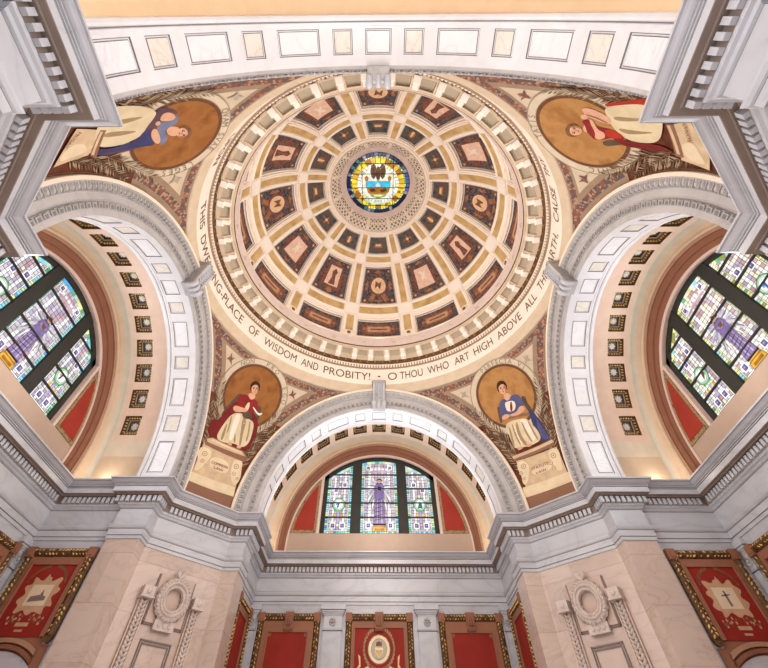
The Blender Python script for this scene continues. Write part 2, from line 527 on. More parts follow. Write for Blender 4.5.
def sweep_arch(m, prof, mis=None, n=72, low=1.0):
    """prof: [(r, zc, y)]"""
    rows = [[(x, y, z) for x, z in arc(r, zc, n, low)] for r, zc, y in prof]
    m.grid(rows, mif=(lambda i, j: mis[i]) if mis else None)

arches = []
m = MB()
prof = [(0.69, ZA, 1.075), (0.69, ZA, 1.064), (0.716, ZA, 1.064), (0.716, ZA, 1.056), (0.741, ZA, 1.056), (0.741, ZA, 1.062), (0.748, ZA, 1.062), (0.752, ZA, 1.058), (0.778, ZA, 1.058), (0.781, ZA, 1.050),
        (0.785, ZA, 1.052), (0.815, ZA, 1.040), (0.818, ZA, 1.033), (0.833, ZA, 1.031), (0.836, ZA, 1.036), (0.838, ZA, 1.075)]
sweep_arch(m, prof, [0, 0, 1, 1, 1, 0, 0, 0, 1, 1, 1, 0, 2, 2, 2])
arch0 = tag(m.build('trim_9', ['arch_marble', 'grey_marble', 'cream']), kind='structure')
d = MB()   # egg and dart
for i in range(-46, 47):
    t = rad(i * 1.95)
    def fn(x, y, z, t=t):
        r = 0.800 + z
        return (r * sin(t) + x * cos(t), 1.043 + y, ZA + r * cos(t) - x * sin(t))
    d.blob((0, 0, 0), 0.0085, 0.008, 0.014, 0, 6, 4, fn)
    d.box(0.0118, 0.0148, -0.004, 0.006, -0.015, 0.013, 0, fn)
d.build('egg_and_dart', 'arch_marble', arch0)
d = MB()   # leaf and bead course
for i in range(-36, 37):
    t = rad(i * 2.46)
    def fn(x, y, z, t=t):
        r = 0.729 + z
        return (r * sin(t) + x * cos(t), 1.056 + y, ZA + r * cos(t) - x * sin(t))
    d.box(-0.0115, 0.0115, -0.005, 0.002, -0.0095, 0.0085, 0, fn)
    d.box(-0.0065, 0.0065, -0.0055, 0.002, -0.0095, 0.004, 1, fn)
d.build('leaf_course', ['grey_marble', 'line_grey'], arch0)

# marble soffit with sunk panels
def P_arm(t, y, r, zc):
    return (r * sin(t), y, zc + r * cos(t))

PANELS = [(-4.2, 4.2)] + [q for a, b in [(8.1, 14.4), (18.5, 31.5), (35.8, 42.2), (46.4, 59.2), (63.3, 70.7), (74.6, 88.3)] for q in [(a, b), (-b, -a)]]
PANELS.sort()
ths = sorted(set([-90.0, 90.0] + [v for p in PANELS for v in p] + [-90 + 3 * i for i in range(61)]))
ths = [t for i, t in enumerate(ths) if i == 0 or t - ths[i - 1] > 1e-6]
ys = [1.075, 1.112, 1.198, 1.206]
in_panel = lambda t: any(a < t < b for a, b in PANELS)
m = MB()
rows = [[P_arm(rad(t), y, RA, ZA) for t in ths] for y in ys]
m.grid(rows, skip=lambda i, j: i == 1 and in_panel((ths[j] + ths[j + 1]) / 2))
for sx in (-1, 1):
    m.grid([[(sx * RA, y, ZA), (sx * RA, y, 0.99)] for y in ys])
prof = [(0.69, 1.206), (0.686, 1.208), (0.686, 1.216), (0.690, 1.218), (0.690, 1.221), (0.683, 1.224), (0.681, 1.231), (0.683, 1.239), (0.70, 1.243), (0.76, 1.243)]
sweep_arch(m, [(r, ZA, y) for r, y in prof], [0, 0, 0, 1, 0, 0, 0, 0, 0], 72, 0.99)
soff0 = tag(m.build('ceiling_arch_soffit', ['bright_marble', 'line_grey']), kind='structure')
for k, (a, b) in enumerate(PANELS):
    d = MB()
    tt = [a + (b - a) * i / 6 for i in range(7)]
    g = 0.7
    t2 = [a + g + (b - a - 2 * g) * i / 6 for i in range(7)]
    def ring(tl, y0, y1, dr):
        lo = [P_arm(rad(t), y0, RA + dr, ZA) for t in tl]
        hi = [P_arm(rad(t), y1, RA + dr, ZA) for t in tl]
        return lo, hi
    lo, hi = ring(tt, 1.112, 1.198, 0)
    lo1, hi1 = ring(tt, 1.112, 1.198, 0.010)
    lo2, hi2 = ring(t2, 1.1202, 1.1898, 0.010)
    lo3, hi3 = ring(t2, 1.1202, 1.1898, 0.003)
    loop = lambda l, h: l + h[::-1]
    w_ = [(y, q, r) for y, q, r in ((1.1123, 0.03, 0), (1.1148, 0.24, .004), (1.1180, .50, .004), (1.1204, .70, .002))]
    lps = []
    for y, q, r in w_:
        tq = [a + q + (b - a - 2 * q) * i / 6 for i in range(7)]
        lps.append(loop(*ring(tq, y, 2.310 - y, r)))
    d.grid([loop(lo, hi), lps[0]], 2, close=True)
    d.grid([lps[0], lps[1]], 1, close=True)
    d.grid([lps[1], lps[2]], 2, close=True)
    d.grid([lps[2], lps[3]], 1, close=True)
    d.grid([lps[3], loop(lo3, hi3)], 0, close=True)
    d.grid([lo3, hi3], 0)
    d.build('soffit_panel', ['beige_marble' if abs(k - 6) in (1, 3, 5) else 'panel_marble', 'line_grey', 'bright_marble'], soff0)

# plaster vault with square coffer openings
RV, ZV = 0.737, 1.05
COF = [i * 11.5 for i in range(-6, 7)]
HA = 4.05
CY0, CY1 = 1.371, 1.466
tv = sorted([-90.0, -82, -75.5, 75.5, 82, 90.0] + [c + s * HA for c in COF for s in (-1, 1)] + COF + [c + 5.75 for c in COF[:-1]])
yv = [1.24, 1.268, 1.352, CY0, CY1, 1.487, 1.505]
def vmat(i, j):
    t = abs(tv[j] + tv[j + 1]) / 2
    if t > 82: return 2
    if i == 0 or i == 5 or t > 75.5: return 1
    return 0
m = MB()
m.grid([[P_arm(rad(t), y, RV, ZV) for t in tv] for y in yv], mif=vmat, skip=lambda i, j: i == 3 and any(abs((tv[j] + tv[j + 1]) / 2 - c) < HA for c in COF))
for sx in (-1, 1):
    m.grid([[(sx * RV, y, ZV), (sx * RV, y, 0.99)] for y in yv], 2)
cove = []
for i in range(9):
    u = i / 8.0
    y = 1.505 + 0.040 * sin(u * PI / 2)
    q = 1 - cos(u * PI / 2)
    cove.append((RV + (0.676 - RV) * q, ZV + (1.08 - ZV) * q, y))
sweep_arch(m, cove, [3, 3, 3, 3, 2, 2, 2, 2], 72, 0.99)
bead = [(0.676, 1.08, 1.545), (0.671, 1.08, 1.541), (0.664, 1.08, 1.540), (0.660, 1.08, 1.545), (0.660, 1.08, 1.551)]
sweep_arch(m, bead, [2] * 4, 72, 0.99)
vault0 = tag(m.build('ceiling_vault', ['vault_pink', 'sage', 'vault_cream', 'cove_sage'], smooth=False), kind='structure')

# terracotta ring, lunette wall and spandrels
m = MB()
tr = [(0.660, 1.08, 1.551), (0.648, 1.078, 1.556), (0.647, 1.078, 1.563), (0.630, 1.07, 1.575), (0.629, 1.07, 1.584), (0.613, 1.062, 1.594), (0.610, 1.06, 1.592), (0.604, 1.06, 1.592), (0.601, 1.06, 1.600)]
sweep_arch(m, tr, [1, 0, 0, 0, 0, 2, 2, 2], 72, 0.99)
RL, ZL, YL = 0.601, 1.06, 1.602
XW, ZS, RW, ZWc, YWn = 0.405, 1.128, 0.615, 1.06, 1.645
m.box(-0.62, 0.62, YL, YL + 0.02, 0.98, ZS, 3)
for sx in (-1, 1):
    pts = [(sx * XW, ZS)]
    a0 = math.degrees(math.asin(XW / 0.62))
    a1 = math.degrees(math.acos((ZS - ZL) / 0.62))
    arcp = [(sx * 0.62 * sin(rad(a0 + (a1 - a0) * i / 14)), ZL + 0.62 * cos(rad(a0 + (a1 - a0) * i / 14))) for i in range(15)]
    m.poly([(x, YL, z) for x, z in ([(sx * XW, ZS)] + arcp)], 2)
    # jamb of the window opening
    zt = ZL + math.sqrt(0.62 ** 2 - XW ** 2)
    m.poly([(sx * XW, YL, ZS), (sx * XW, YL, zt), (sx * XW, YWn + .02, zt), (sx * XW, YWn + .02, ZS)], 2)
# curved reveal over the window
aw = math.degrees(math.asin(XW / RL)) + 3
m.grid([[P_arm(rad(-aw + 2 * aw * i / 40), y, RL + dr, ZL) for i in range(41)] for y, dr in ((1.600, 0), (1.612, 0.004), (YWn + .02, 0.02))], 4)
m.poly([(-XW, YL, ZS), (XW, YL, ZS), (XW, YWn + 0.02, ZS), (-XW, YWn + 0.02, ZS)], 3)
lun0 = tag(m.build('wall_lunette', ['terracotta', 'terracotta_light', 'reveal_pink', 'sill_beige', 'reveal_pink']), kind='structure')

def spandrel_outline(sx, x0, r, z0, n=14):
    a0 = math.asin(x0 / r)
    a1 = math.acos((z0 - ZL) / r)
    return [(sx * x0, z0)] + [(sx * r * sin(a0 + (a1 - a0) * i / n), ZL + r * cos(a0 + (a1 - a0) * i / n)) for i in range(n + 1)]

def make_spandrel(sx, label):
    t = thing('spandrel_panel', label, 'wall panel', (sx * 0.5, YL, ZS))
    fn = lambda a, b, d: (a, YL - d, b)
    m = MB(); m.prism(spandrel_outline(sx, 0.423, 0.599, 1.129), 0.0005, 0.006, fn)
    m.build('gilt_border', 'gold_border', t, (sx * 0.5, YL, ZS))
    m = MB(); m.prism(spandrel_outline(sx, 0.440, 0.582, 1.146), 0.0065, 0.008, fn)
    m.build('red_field', 'spandrel_red', t, (sx * 0.5, YL, ZS))
    return t

# ---- windows
def clip(poly, planes):
    for (nx, nz, d) in planes:
        out = []
        for i in range(len(poly)):
            p, q = poly[i], poly[(i + 1) % len(poly)]
            dp, dq = nx * p[0] + nz * p[1] - d, nx * q[0] + nz * q[1] - d
            if dp <= 0: out.append(p)
            if dp * dq < 0:
                t = dp / (dp - dq)
                out.append((p[0] + (q[0] - p[0]) * t, p[1] + (q[1] - p[1]) * t))
        poly = out
        if len(poly) < 3: return []
    return poly

def circle_planes(r, zc, n=48):
    return [(sin(t), cos(t), zc * cos(t) + r) for t in [PI * (i / n - 0.5) for i in range(n + 1)]]

GN = list(G)
GI = {n: i for i, n in enumerate(GN)}
GM = [G[n] for n in GN] + [MATS['lead']]
LEAD = len(GN)

def light_glass(name, x0, x1, z0, ztop, kind, win, rnd, planes, warm=0):
    m = MB()
    Y0 = YWn
    def piece(x0, x1, z0, z1, g, y=0.004, gap=0.0011, planes=planes):
        p = clip([(x0 + gap, z0 + gap), (x1 - gap, z0 + gap), (x1 - gap, z1 - gap), (x0 + gap, z1 - gap)], planes)
        if len(p) > 2: m.poly([(a, Y0 - y, b) for a, b in p][::-1], GI[g])
    def shape(pts, g, y=0.007, pl=planes, outline=True):
        p = clip(pts, pl)
        if len(p) > 2:
            if outline:
                cx_, cz_ = sum(a for a, b in p) / len(p), sum(b for a, b in p) / len(p)
                m.poly([(cx_ + (a - cx_) * 1.06 , Y0 - y + 0.0006, cz_ + (b - cz_) * 1.06) for a, b in p][::-1], LEAD)
            m.poly([(a, Y0 - y, b) for a, b in p][::-1], GI[g])
    back = clip([(x0, z0), (x1, z0), (x1, ztop), (x0, ztop)], planes)
    m.poly([(a, Y0, b) for a, b in back][::-1], LEAD)
    bw = 0.018
    inner = circle_planes(0.566, ZWc)
    # border of small pieces
    bc = ['aqua', 'mint', 'sky', 'aqua', 'opal', 'aqua', 'green', 'mint', 'lemon', 'aqua']
    if warm: bc = ['aqua', 'mint', 'lemon', 'cream', 'white', 'olive', 'lemon', 'green']
    nz = int((ztop - z0) / 0.014)
    for i in range(nz):
        za, zb = z0 + i * 0.014, z0 + (i + 1) * 0.014
        for xa in (x0, x1 - bw):
            piece(xa, xa + bw, za, zb, rnd.choice(bc))
    nx = int(round((x1 - x0 - 2 * bw) / 0.016))
    for i in range(nx):
        xa = x0 + bw + (x1 - x0 - 2 * bw) * i / nx
        xb = x0 + bw + (x1 - x0 - 2 * bw) * (i + 1) / nx
        piece(xa, xb, z0, z0 + bw, rnd.choice(bc))
    # band of small pieces that follows the arched head
    nseg = 60
    for i in range(nseg):
        t0, t1 = PI * (i / nseg - 0.5), PI * ((i + 1) / nseg - 0.5)
        q = [(0.565 * sin(t0), ZWc + 0.565 * cos(t0)), (0.585 * sin(t0), ZWc + 0.585 * cos(t0)), (0.585 * sin(t1), ZWc + 0.585 * cos(t1)), (0.565 * sin(t1), ZWc + 0.565 * cos(t1))]
        q = clip(q, [(-1, 0, -x0 - bw), (1, 0, x1 - bw), (0, -1, -z0)])
        if len(q) > 2: m.poly([(a, Y0 - 0.0045, b) for a, b in q], GI[rnd.choice(bc)])
    xi0, xi1, zi0 = x0 + bw, x1 - bw, z0 + bw
    # pale fillet, then opal quarries
    fl = 0.007
    for xa in (xi0, xi1 - fl):
        k = 10
        for i in range(k):
            za = zi0 + (ztop - zi0) * i / k
            piece(xa, xa + fl, za, zi0 + (ztop - zi0) * (i + 1) / k, 'cream' if warm else 'white', planes=inner)
    piece(xi0 + fl, xi1 - fl, zi0, zi0 + fl, 'white', planes=inner)
    xa, xb, za = xi0 + fl, xi1 - fl, zi0 + fl
    inner2 = circle_planes(0.564, ZWc)
    cols = 7 if kind == 'side' else 9
    rz = 0.021
    nr = int((ztop - za) / rz) + 1
    w = (xb - xa) / cols
    pal = ['lilac', 'opal', 'rosy', 'opal', 'lilac', 'opal', 'rosy', 'lilac'] if not warm else ['cream', 'rose', 'opal', 'cream', 'rose', 'cream', 'lilac']
    for r in range(nr):
        for c in range(cols):
            if kind == 'side':
                g = 'white' if c in (1, 5) else rnd.choice(pal) if c not in (3,) else rnd.choice(['rose', 'lilac', 'cream'])
            else:
                g = 'white' if c in (1, 7) else rnd.choice(pal) if c in (0, 8) else rnd.choice(['rosy', 'rose', 'lilac', 'opal', 'lilac'] if not warm else ['rose', 'cream', 'cream', 'rosy'])
            piece(xa + c * w, xa + (c + 1) * w, za + r * rz, za + (r + 1) * rz, g, planes=inner2)
    def square(cx_, cz_, s):
        shape([(cx_ - s, cz_ - s), (cx_ + s, cz_ - s), (cx_ + s, cz_ + s), (cx_ - s, cz_ + s)], 'white', 0.0065, inner)
        s2 = s * 0.62
        shape([(cx_ - s2, cz_ - s2), (cx_ + s2, cz_ - s2), (cx_ + s2, cz_ + s2), (cx_ - s2, cz_ + s2)], 'blue', 0.0075, inner)
        shape([(cx_, cz_ - s2), (cx_ + s2, cz_), (cx_, cz_ + s2), (cx_ - s2, cz_)], 'violet', 0.0085, inner)
        shape([(cx_, cz_ - s2 * .4), (cx_ + s2 * .4, cz_), (cx_, cz_ + s2 * .4), (cx_ - s2 * .4, cz_)], 'lilac', 0.0095, inner)
    mx = (x0 + x1) / 2
    disc = lambda cx_, cz_, r, n=20, sx=1: [(cx_ + r * sx * sin(2 * PI * i / n), cz_ + r * cos(2 * PI * i / n)) for i in range(n)]
    if kind == 'side':
        sgn = 1 if mx > 0 else -1
        square(mx - 0.033, za + 0.027, 0.019); square(mx + 0.033, za + 0.027, 0.019)
        square(mx - sgn * 0.034, za + 0.30, 0.018)
        square(mx + sgn * 0.028, za + 0.262, 0.018)
        zm = 1.326
        shape(disc(mx, zm, 0.044), 'green', 0.0065)
        shape(disc(mx, zm, 0.037), 'mint', 0.0075, outline=False)
        shape(disc(mx, zm, 0.030), 'white', 0.0085)
        if win == 0 and mx > 0: shape([(mx - .016, zm - .024), (mx + .018, zm - .024), (mx + .014, zm + .004), (mx + .004, zm + .022), (mx - .006, zm + .006)], 'teal', 0.0095)
        elif win == 2 and mx < 0: shape([(mx + .0, zm - .026), (mx + .028, zm - .006), (mx + .026, zm + .012), (mx + .008, zm + .004)], 'bark', 0.0095)
        else:
            shape([(mx - .012, zm - .022), (mx - .002, zm - .02), (mx + .004, zm + .004), (mx + .02, zm + .02), (mx - .006, zm + .008)], 'blue', 0.0095)
            shape([(mx - .02, zm - .006), (mx - .01, zm - .004), (mx - .006, zm + .01), (mx - .018, zm + .008)], 'gold' if win == 1 else 'sky', 0.0095)
        for s in (-1, 1):     # gilt bell flowers and green sprays under the roundel
            cx_ = mx + s * 0.028
            shape([(cx_ - .011, zm - .078), (cx_ + .011, zm - .078), (cx_ + .006, zm - .064), (cx_ + .012, zm - .056), (cx_, zm - .062), (cx_ - .012, zm - .056), (cx_ - .006, zm - .064)], 'gold', 0.0075)
            shape([(mx, zm - .046), (mx + s * .034, zm - .05), (mx + s * .03, zm - .043), (mx + s * .008, zm - .040)], 'green', 0.0075, outline=False)
        piece(mx - .008, mx + .008, zm - .12, zm - .05, 'lilac', 0.0065)
    else:
        zb_ = z0
        square(xa + 0.030, za + 0.028, 0.019); square(xb - 0.030, za + 0.028, 0.019)
        square(xa + 0.024, 1.592, 0.016); square(xb - 0.024, 1.592, 0.016)
        for r_, g_ in ((0.515, 'cream'), (0.497, 'rose')):       # arched bands over the figure
            for i in range(16):
                t0, t1 = rad(-8.5 + i * 17 / 16), rad(-8.5 + (i + 1) * 17 / 16)
                shape([(r_ * sin(t0), ZWc + r_ * cos(t0)), ((r_ + .014) * sin(t0), ZWc + (r_ + .014) * cos(t0)), ((r_ + .014) * sin(t1), ZWc + (r_ + .014) * cos(t1)), (r_ * sin(t1), ZWc + r_ * cos(t1))], g_ if i % 3 else 'lilac', 0.0075, outline=False)
        # winged figure on a gilt pedestal
        fig = lambda pts, g, y=0.0085, o=True: shape([(mx + a, b) for a, b in pts], g, y, outline=o)
        fig([(-.048, 1.155), (.048, 1.155), (.044, 1.178), (.036, 1.18), (.036, 1.192), (.044, 1.196), (-.044, 1.196), (-.036, 1.192), (-.036, 1.18), (-.044, 1.178)], 'gold', 0.0085)
        fig([(-.03, 1.160), (.03, 1.160), (.03, 1.172), (-.03, 1.172)], 'amber', 0.0095)
        fig([(-.044, 1.18), (.044, 1.18), (.044, 1.186), (-.044, 1.186)], 'amber', 0.0095, False)
        kz = 1.0 if win == 0 else 0.80
        fig0 = fig
        fig = lambda pts, g, y=0.0085, o=True: fig0([(a, 1.196 + (b - 1.196) * kz if b > 1.196 else b) for a, b in pts], g, y, o)
        for s in (-1, 1):      # feathers fanned from the shoulders
            for row, (n_, l0, l1, yy) in enumerate(((13, .088, .235, .0085), (10, .062, .165, .0092), (8, .040, .090, .0098))):
                for f in range(n_):
                    u = f / (n_ - 1)
                    an = rad(58 - 138 * u)
                    ln = l0 + (l1 - l0) * u ** 2
                    ln = min(ln, .066 / max(.05, abs(cos(an))))
                    ox, oz = s * (.014 + .012 * u), 1.455 - .02 * u
                    dx, dz = s * cos(an), sin(an)
                    nx, nz = -dz * .0052, dx * .0052
                    fig([(ox + dx * .01, oz + dz * .01), (ox + dx * ln * .6 + nx, oz + dz * ln * .6 + nz), (ox + dx * ln, oz + dz * ln), (ox + dx * ln * .6 - nx, oz + dz * ln * .6 - nz)], ['white', 'opal', 'lilac', 'opal', 'smoke'][(f + row) % 5], yy, True)
        fig([(-.022, 1.47), (.022, 1.47), (.036, 1.44), (.034, 1.40), (.028, 1.36), (.032, 1.28), (.042, 1.20), (-.042, 1.20), (-.032, 1.28), (-.028, 1.36), (-.034, 1.40), (-.036, 1.44)], 'violet', 0.0100)
        for q, (f0, f1, fw, fg) in enumerate([(-.030, -.024, .006, 'purple'), (-.014, -.012, .005, 'lilac'), (.004, .003, .005, 'purple'), (.018, .015, .005, 'lilac'), (.031, .024, .004, 'purple')]):
            fig([(f0 - fw, 1.205), (f0 + fw, 1.205), (f1 + fw * .6, 1.36), (f1 - fw * .6, 1.36)], fg, 0.0107, False)
        for q in range(6):
            zz = 1.22 + q * .026
            fig([(-.034 + .002 * q, zz), (.03 - .002 * q, zz + .012), (.03 - .002 * q, zz + .015), (-.034 + .002 * q, zz + .004)], 'navy', 0.0112, False)
        fig([(-.03, 1.435), (-.006, 1.415), (.006, 1.415), (.03, 1.435), (.026, 1.447), (.004, 1.432), (-.004, 1.432), (-.026, 1.447)], 'purple', 0.0113)
        fig([(-.010, 1.425), (.012, 1.42), (.014, 1.446), (-.008, 1.45)], 'navy' if win == 0 else 'bark', 0.0118)
        fig([(a, b) for a, b in disc(0, 1.487, 0.0150, 14)], 'flesh', 0.0118)
        fig([(-.019, 1.484), (-.016, 1.502), (0, 1.511), (.016, 1.502), (.019, 1.484), (.012, 1.494), (0, 1.498), (-.012, 1.494)], 'brown', 0.0123)
        fig([(-.009, 1.487), (-.003, 1.487), (-.003, 1.490), (-.009, 1.490)], 'brown', 0.0125, False)
        fig([(.003, 1.487), (.009, 1.487), (.009, 1.490), (.003, 1.490)], 'brown', 0.0125, False)
        fig([(-.005, 1.477), (.005, 1.477), (.005, 1.480), (-.005, 1.480)], 'rose', 0.0125, False)
    return m

def make_window(n, win):
    rnd = random.Random(31 + win)
    m = MB()
    # dark outer frame and the two mullions, standing in the wall opening
    pl = circle_planes(RW, ZWc)
    def bar(x0, x1, z0, z1, y0, y1, planes=pl):
        q = clip([(x0, z0), (x1, z0), (x1, z1), (x0, z1)], planes)
        if len(q) > 2: m.prism(q, y0, y1, lambda a, b, d: (a, d, b))
    bar(-XW, XW, ZS, ZS + 0.012, 1.628, 1.652)
    for sx in (-1, 1):
        bar(*sorted((sx * 0.376, sx * XW)), ZS, 1.7, 1.628, 1.652)
        bar(*sorted((sx * 0.130, sx * 0.200)), ZS, 1.7, 1.624, 1.652)
    aw = math.asin(0.40 / 0.60) + 0.06
    rows = []
    for y, r in ((1.652, 0.585), (1.628, 0.585), (1.628, 0.617), (1.652, 0.617)):
        rows.append([(r * sin(-aw + 2 * aw * i / 40), y, ZWc + r * cos(-aw + 2 * aw * i / 40)) for i in range(41)])
    m.grid(rows)
    wn = tag(m.build('window_%d' % n, 'window_frame'), kind='structure')
    pl2 = circle_planes(0.586, ZWc)
    warm = 1 if win == 2 else 0
    for x0, x1, kd in ((-0.377, -0.199, 'side'), (-0.131, 0.131, 'mid'), (0.199, 0.377, 'side')):
        g = light_glass('glass', x0, x1, ZS + 0.010, 1.66, kd, win, rnd, pl2, warm)
        g.build('stained_glass', GM, wn)
        b = MB()
        for z in (1.238, 1.333, 1.432, 1.534):
            q = clip([(x0, z), (x1, z), (x1, z + 0.006), (x0, z + 0.006)], pl2)
            if len(q) > 2: b.prism(q, 1.630, 1.646, lambda a, bb, d: (a, d, bb))
        b.build('glazing_bars', 'window_frame', wn)
    return wn

win_objs = {}
for n, (k, wv) in enumerate([(FAR, 0), (LEFT, 1), (RIGHT, 2)]):
    o = make_window(n + 1, wv)
    o.matrix_world = RZ(k) @ o.matrix_world
SUF = {LEFT: 'left', NEAR: 'front', RIGHT: 'right', FAR: 'back'}
for n, k in enumerate((LEFT, NEAR, RIGHT)):
    for src, nm in ((arch0, 'trim_%d' % (10 + n)), (soff0, 'ceiling_arch_soffit_' + SUF[k]), (vault0, 'ceiling_vault_' + SUF[k]), (lun0, 'wall_lunette_' + SUF[k])):
        c = dup(src, RZ(k)); c.name = nm
nv = bpy.data.objects['ceiling_vault_front']
nv.data = nv.data.copy()
for i_ in range(4): nv.data.materials[i_] = MATS['near_plaster']
m = MB()   # plain wall closing the lunette behind the camera
m.box(-0.6, 0.6, 1.65, 1.66, 1.0, 1.72)
o = m.build('wall_front_upper', 'reveal_pink'); o.matrix_world = RZ(NEAR) @ o.matrix_world; tag(o, kind='structure')
for k in (FAR, LEFT, RIGHT):
    for sx in (-1, 1):
        # which neighbour the panel lies towards
        nb = {(FAR, -1): 'on the side of the crimson-bodiced woman', (FAR, 1): 'on the side of the blue-cloaked woman', (LEFT, 1): 'on the side of the crimson-bodiced woman', (LEFT, -1): 'far end',
              (RIGHT, -1): 'on the side of the blue-cloaked woman', (RIGHT, 1): 'far end'}[(k, sx)]
        if nb == 'far end': continue
        t = make_spandrel(sx, 'red gilt-edged spandrel of the ' + {FAR: 'end window, ', LEFT: 'side window, ', RIGHT: 'side window, '}[k] + nb.replace('on the side of ', 'towards '))
        t.matrix_world = RZ(k) @ t.matrix_world

# ---- square coffers of the vaults
def make_coffer():
    t = thing('vault_coffer', 'x', 'coffer')
    a, b = RV * sin(rad(HA)), (CY1 - CY0) / 2
    def sq(s, d): return [(-a * s, -b * s, d), (a * s, -b * s, d), (a * s, b * s, d), (-a * s, b * s, d)]
    m = MB()
    m.grid([sq(1, 0), sq(0.97, 0.012), sq(0.90, 0.014)], 0, close=True)
    m.grid([sq(0.90, 0.014), sq(0.66, 0.024)], 1, close=True)
    m.grid([sq(0.66, 0.022), sq(0.64, 0.028), sq(0.56, 0.028)], 2, close=True)
    m.grid([sq(0.56, 0.028), sq(0.54, 0.040)], 0, close=True)
    m.poly(sq(0.54, 0.040), 3)
    m.build('sunk_frame', ['dark_bronze', 'bead_brown', 'coffer_tan', 'coffer_floor'], t)
    d = MB()
    for i in range(5):
        for s in (-1, 1):
            u = (-0.62 + 0.31 * i)
            d.box(a * u - .003, a * u + .003, s * b * .82 - .004, s * b * .82 + .004, 0.010, 0.018, 0)
            d.box(s * a * .80 - .004, s * a * .80 + .004, b * u - .003, b * u + .003, 0.010, 0.018, 0)
    d.build('gilt_border', 'gilt', t)
    r = MB()
    for i in range(8):
        an = 2 * PI * i / 8
        r.blob((0, 0, 0), 0.0105, 0.0060, 0.005, 0, 6, 4, lambda x, y, z, an=an: ((x + 0.012) * cos(an) - y * sin(an), (x + 0.012) * sin(an) + y * cos(an), 0.038 + z))
    r.blob((0, 0, 0.038), 0.006, 0.006, 0.006, 0, 8, 4)
    r.build('rosette', 'coffer_flower', t, smooth=True)
    return t

coffer0 = make_coffer()
COUNT = ['', 'second', 'third', 'fourth', 'fifth', 'sixth', 'seventh']
used = False
for k in (FAR, LEFT, RIGHT):
    for i, th in enumerate(COF):
        Mx = RZ(k) @ Matrix.Translation((RV * sin(rad(th)) * U, (CY0 + CY1) / 2 * U, (ZV + RV * cos(rad(th))) * U + H)) @ Matrix.Rotation(rad(th), 4, 'Y')
        c = 6 - abs(i - 6)
        if i == 6: where = 'topmost one at the crown'
        else:
            towards = {FAR: {-1: 'the crimson-bodiced woman', 1: 'the blue-cloaked woman'}, LEFT: {1: 'the crimson-bodiced woman', -1: 'the camera end'}, RIGHT: {-1: 'the blue-cloaked woman', 1: 'the camera end'}}[k][-1 if i < 6 else 1]
            where = (COUNT[c] + ' up' if c else 'lowest one') + ' towards ' + towards
        lab = {FAR: 'dark square coffer in the end vault, ', LEFT: 'dark coffer in the left-hand vault, ', RIGHT: 'dark coffer in the right-hand vault, '}[k] + where
        # the last four of the near half of each side vault hide behind the near piers
        if k == LEFT and i < 1 or k == RIGHT and i > 11: continue
        if not used:
            cf = coffer0; used = True
            cf.matrix_world = Mx
        else:
            cf = dup(coffer0); cf.matrix_world = Mx
        cf['label'] = lab; cf['group'] = {FAR: 'coffers of the end vault', LEFT: 'coffers of one side vault', RIGHT: 'coffers of the other side vault'}[k]

# ---- keystone consoles
def make_keystone():
    org = (0, 1.05, 1.70)
    t = thing('keystone', 'x', 'keystone', org)
    prof = [(1.075, 1.690), (1.022, 1.690), (1.012, 1.698), (1.010, 1.715), (1.018, 1.728), (1.016, 1.75), (1.008, 1.80), (0.999, 1.84), (0.995, 1.86), (0.995, 1.88), (1.06, 1.88)]
    m = MB()
    m.grid([[(x, y, z) for y, z in prof] for x in (-0.044, 0.044)])
    for x in (-0.044, 0.044): m.poly([(x, y, z) for y, z in (prof if x < 0 else prof[::-1])])
    m.build('console_body', 'grey_marble', t, org)
    d = MB()   # three lobes of the scroll and the capping slab
    for x in (-0.036, 0.0, 0.036):
        for (y, z), (y2, z2), rr in [((1.014, 1.700), (1.012, 1.72), .010), ((1.006, 1.80), (0.99, 1.885), .008)]:
            pass
        d.tube([(x, 1.045, 1.692), (x, 1.020, 1.688), (x, 1.006, 1.696), (x, 1.003, 1.712), (x, 1.012, 1.728), (x, 1.012, 1.75), (x, 1.003, 1.80), (x, 0.992, 1.872)], [.012, .015, .016, .016, .012, .009, .009, .010] if x else [.010, .012, .012, .012, .009, .006, .006, .006], 0, 10)
    d.build('scroll_lobes', 'white_marble', t, org, smooth=True)
    d = MB()
    d.box(-0.052, 0.052, 0.984, 1.05, 1.886, 1.895)
    d.box(-0.048, 0.048, 0.988, 1.05, 1.878, 1.886)
    d.build('cap_slab', 'grey_marble', t, org)
    d = MB()   # leaf on the face
    for i in range(7):
        z = 1.755 + i * 0.018
        y = 1.013 - (z - 1.75) * 0.15
        for s in (-1, 1):
            d.blob((s * 0.018, y - .004, z), 0.015, 0.006, 0.006, 0, 6, 4, lambda x, yy, zz, s=s, z=z: (x, yy, zz + abs(x) * 0.8))
    d.build('acanthus_leaf', 'white_marble', t, org, smooth=True)
    return t
ks = make_keystone()
for k in (LEFT, RIGHT, NEAR):
    dup(ks, RZ(k), label={LEFT: 'carved marble keystone on the left-hand side arch, touching the inscription', RIGHT: 'carved marble keystone on the right-hand side arch, touching the inscription', NEAR: 'carved marble keystone on the nearest arch overhead, seen from under its scroll'}[k], group='keystones of the four arches')
ks['label'] = 'carved marble keystone over the end arch, below the dot of the inscription'
ks['group'] = 'keystones of the four arches'

# ------------------------------------------------------------------ pendentives on one sphere
RHO, ZP = 1.345, 1.02
EL_RING = math.acos(1.075 / RHO)

def sph(az, el, lift=0.0):
    r = RHO - lift
    return (r * cos(el) * cos(az), r * cos(el) * sin(az), ZP + r * sin(el))

def el_min(az, lim=1.06):
    c, s = abs(cos(az)), abs(sin(az))
    q = min(1.0, lim / (RHO * max(c, 1e-6)), lim / (RHO * max(s, 1e-6)))
    return math.acos(q)

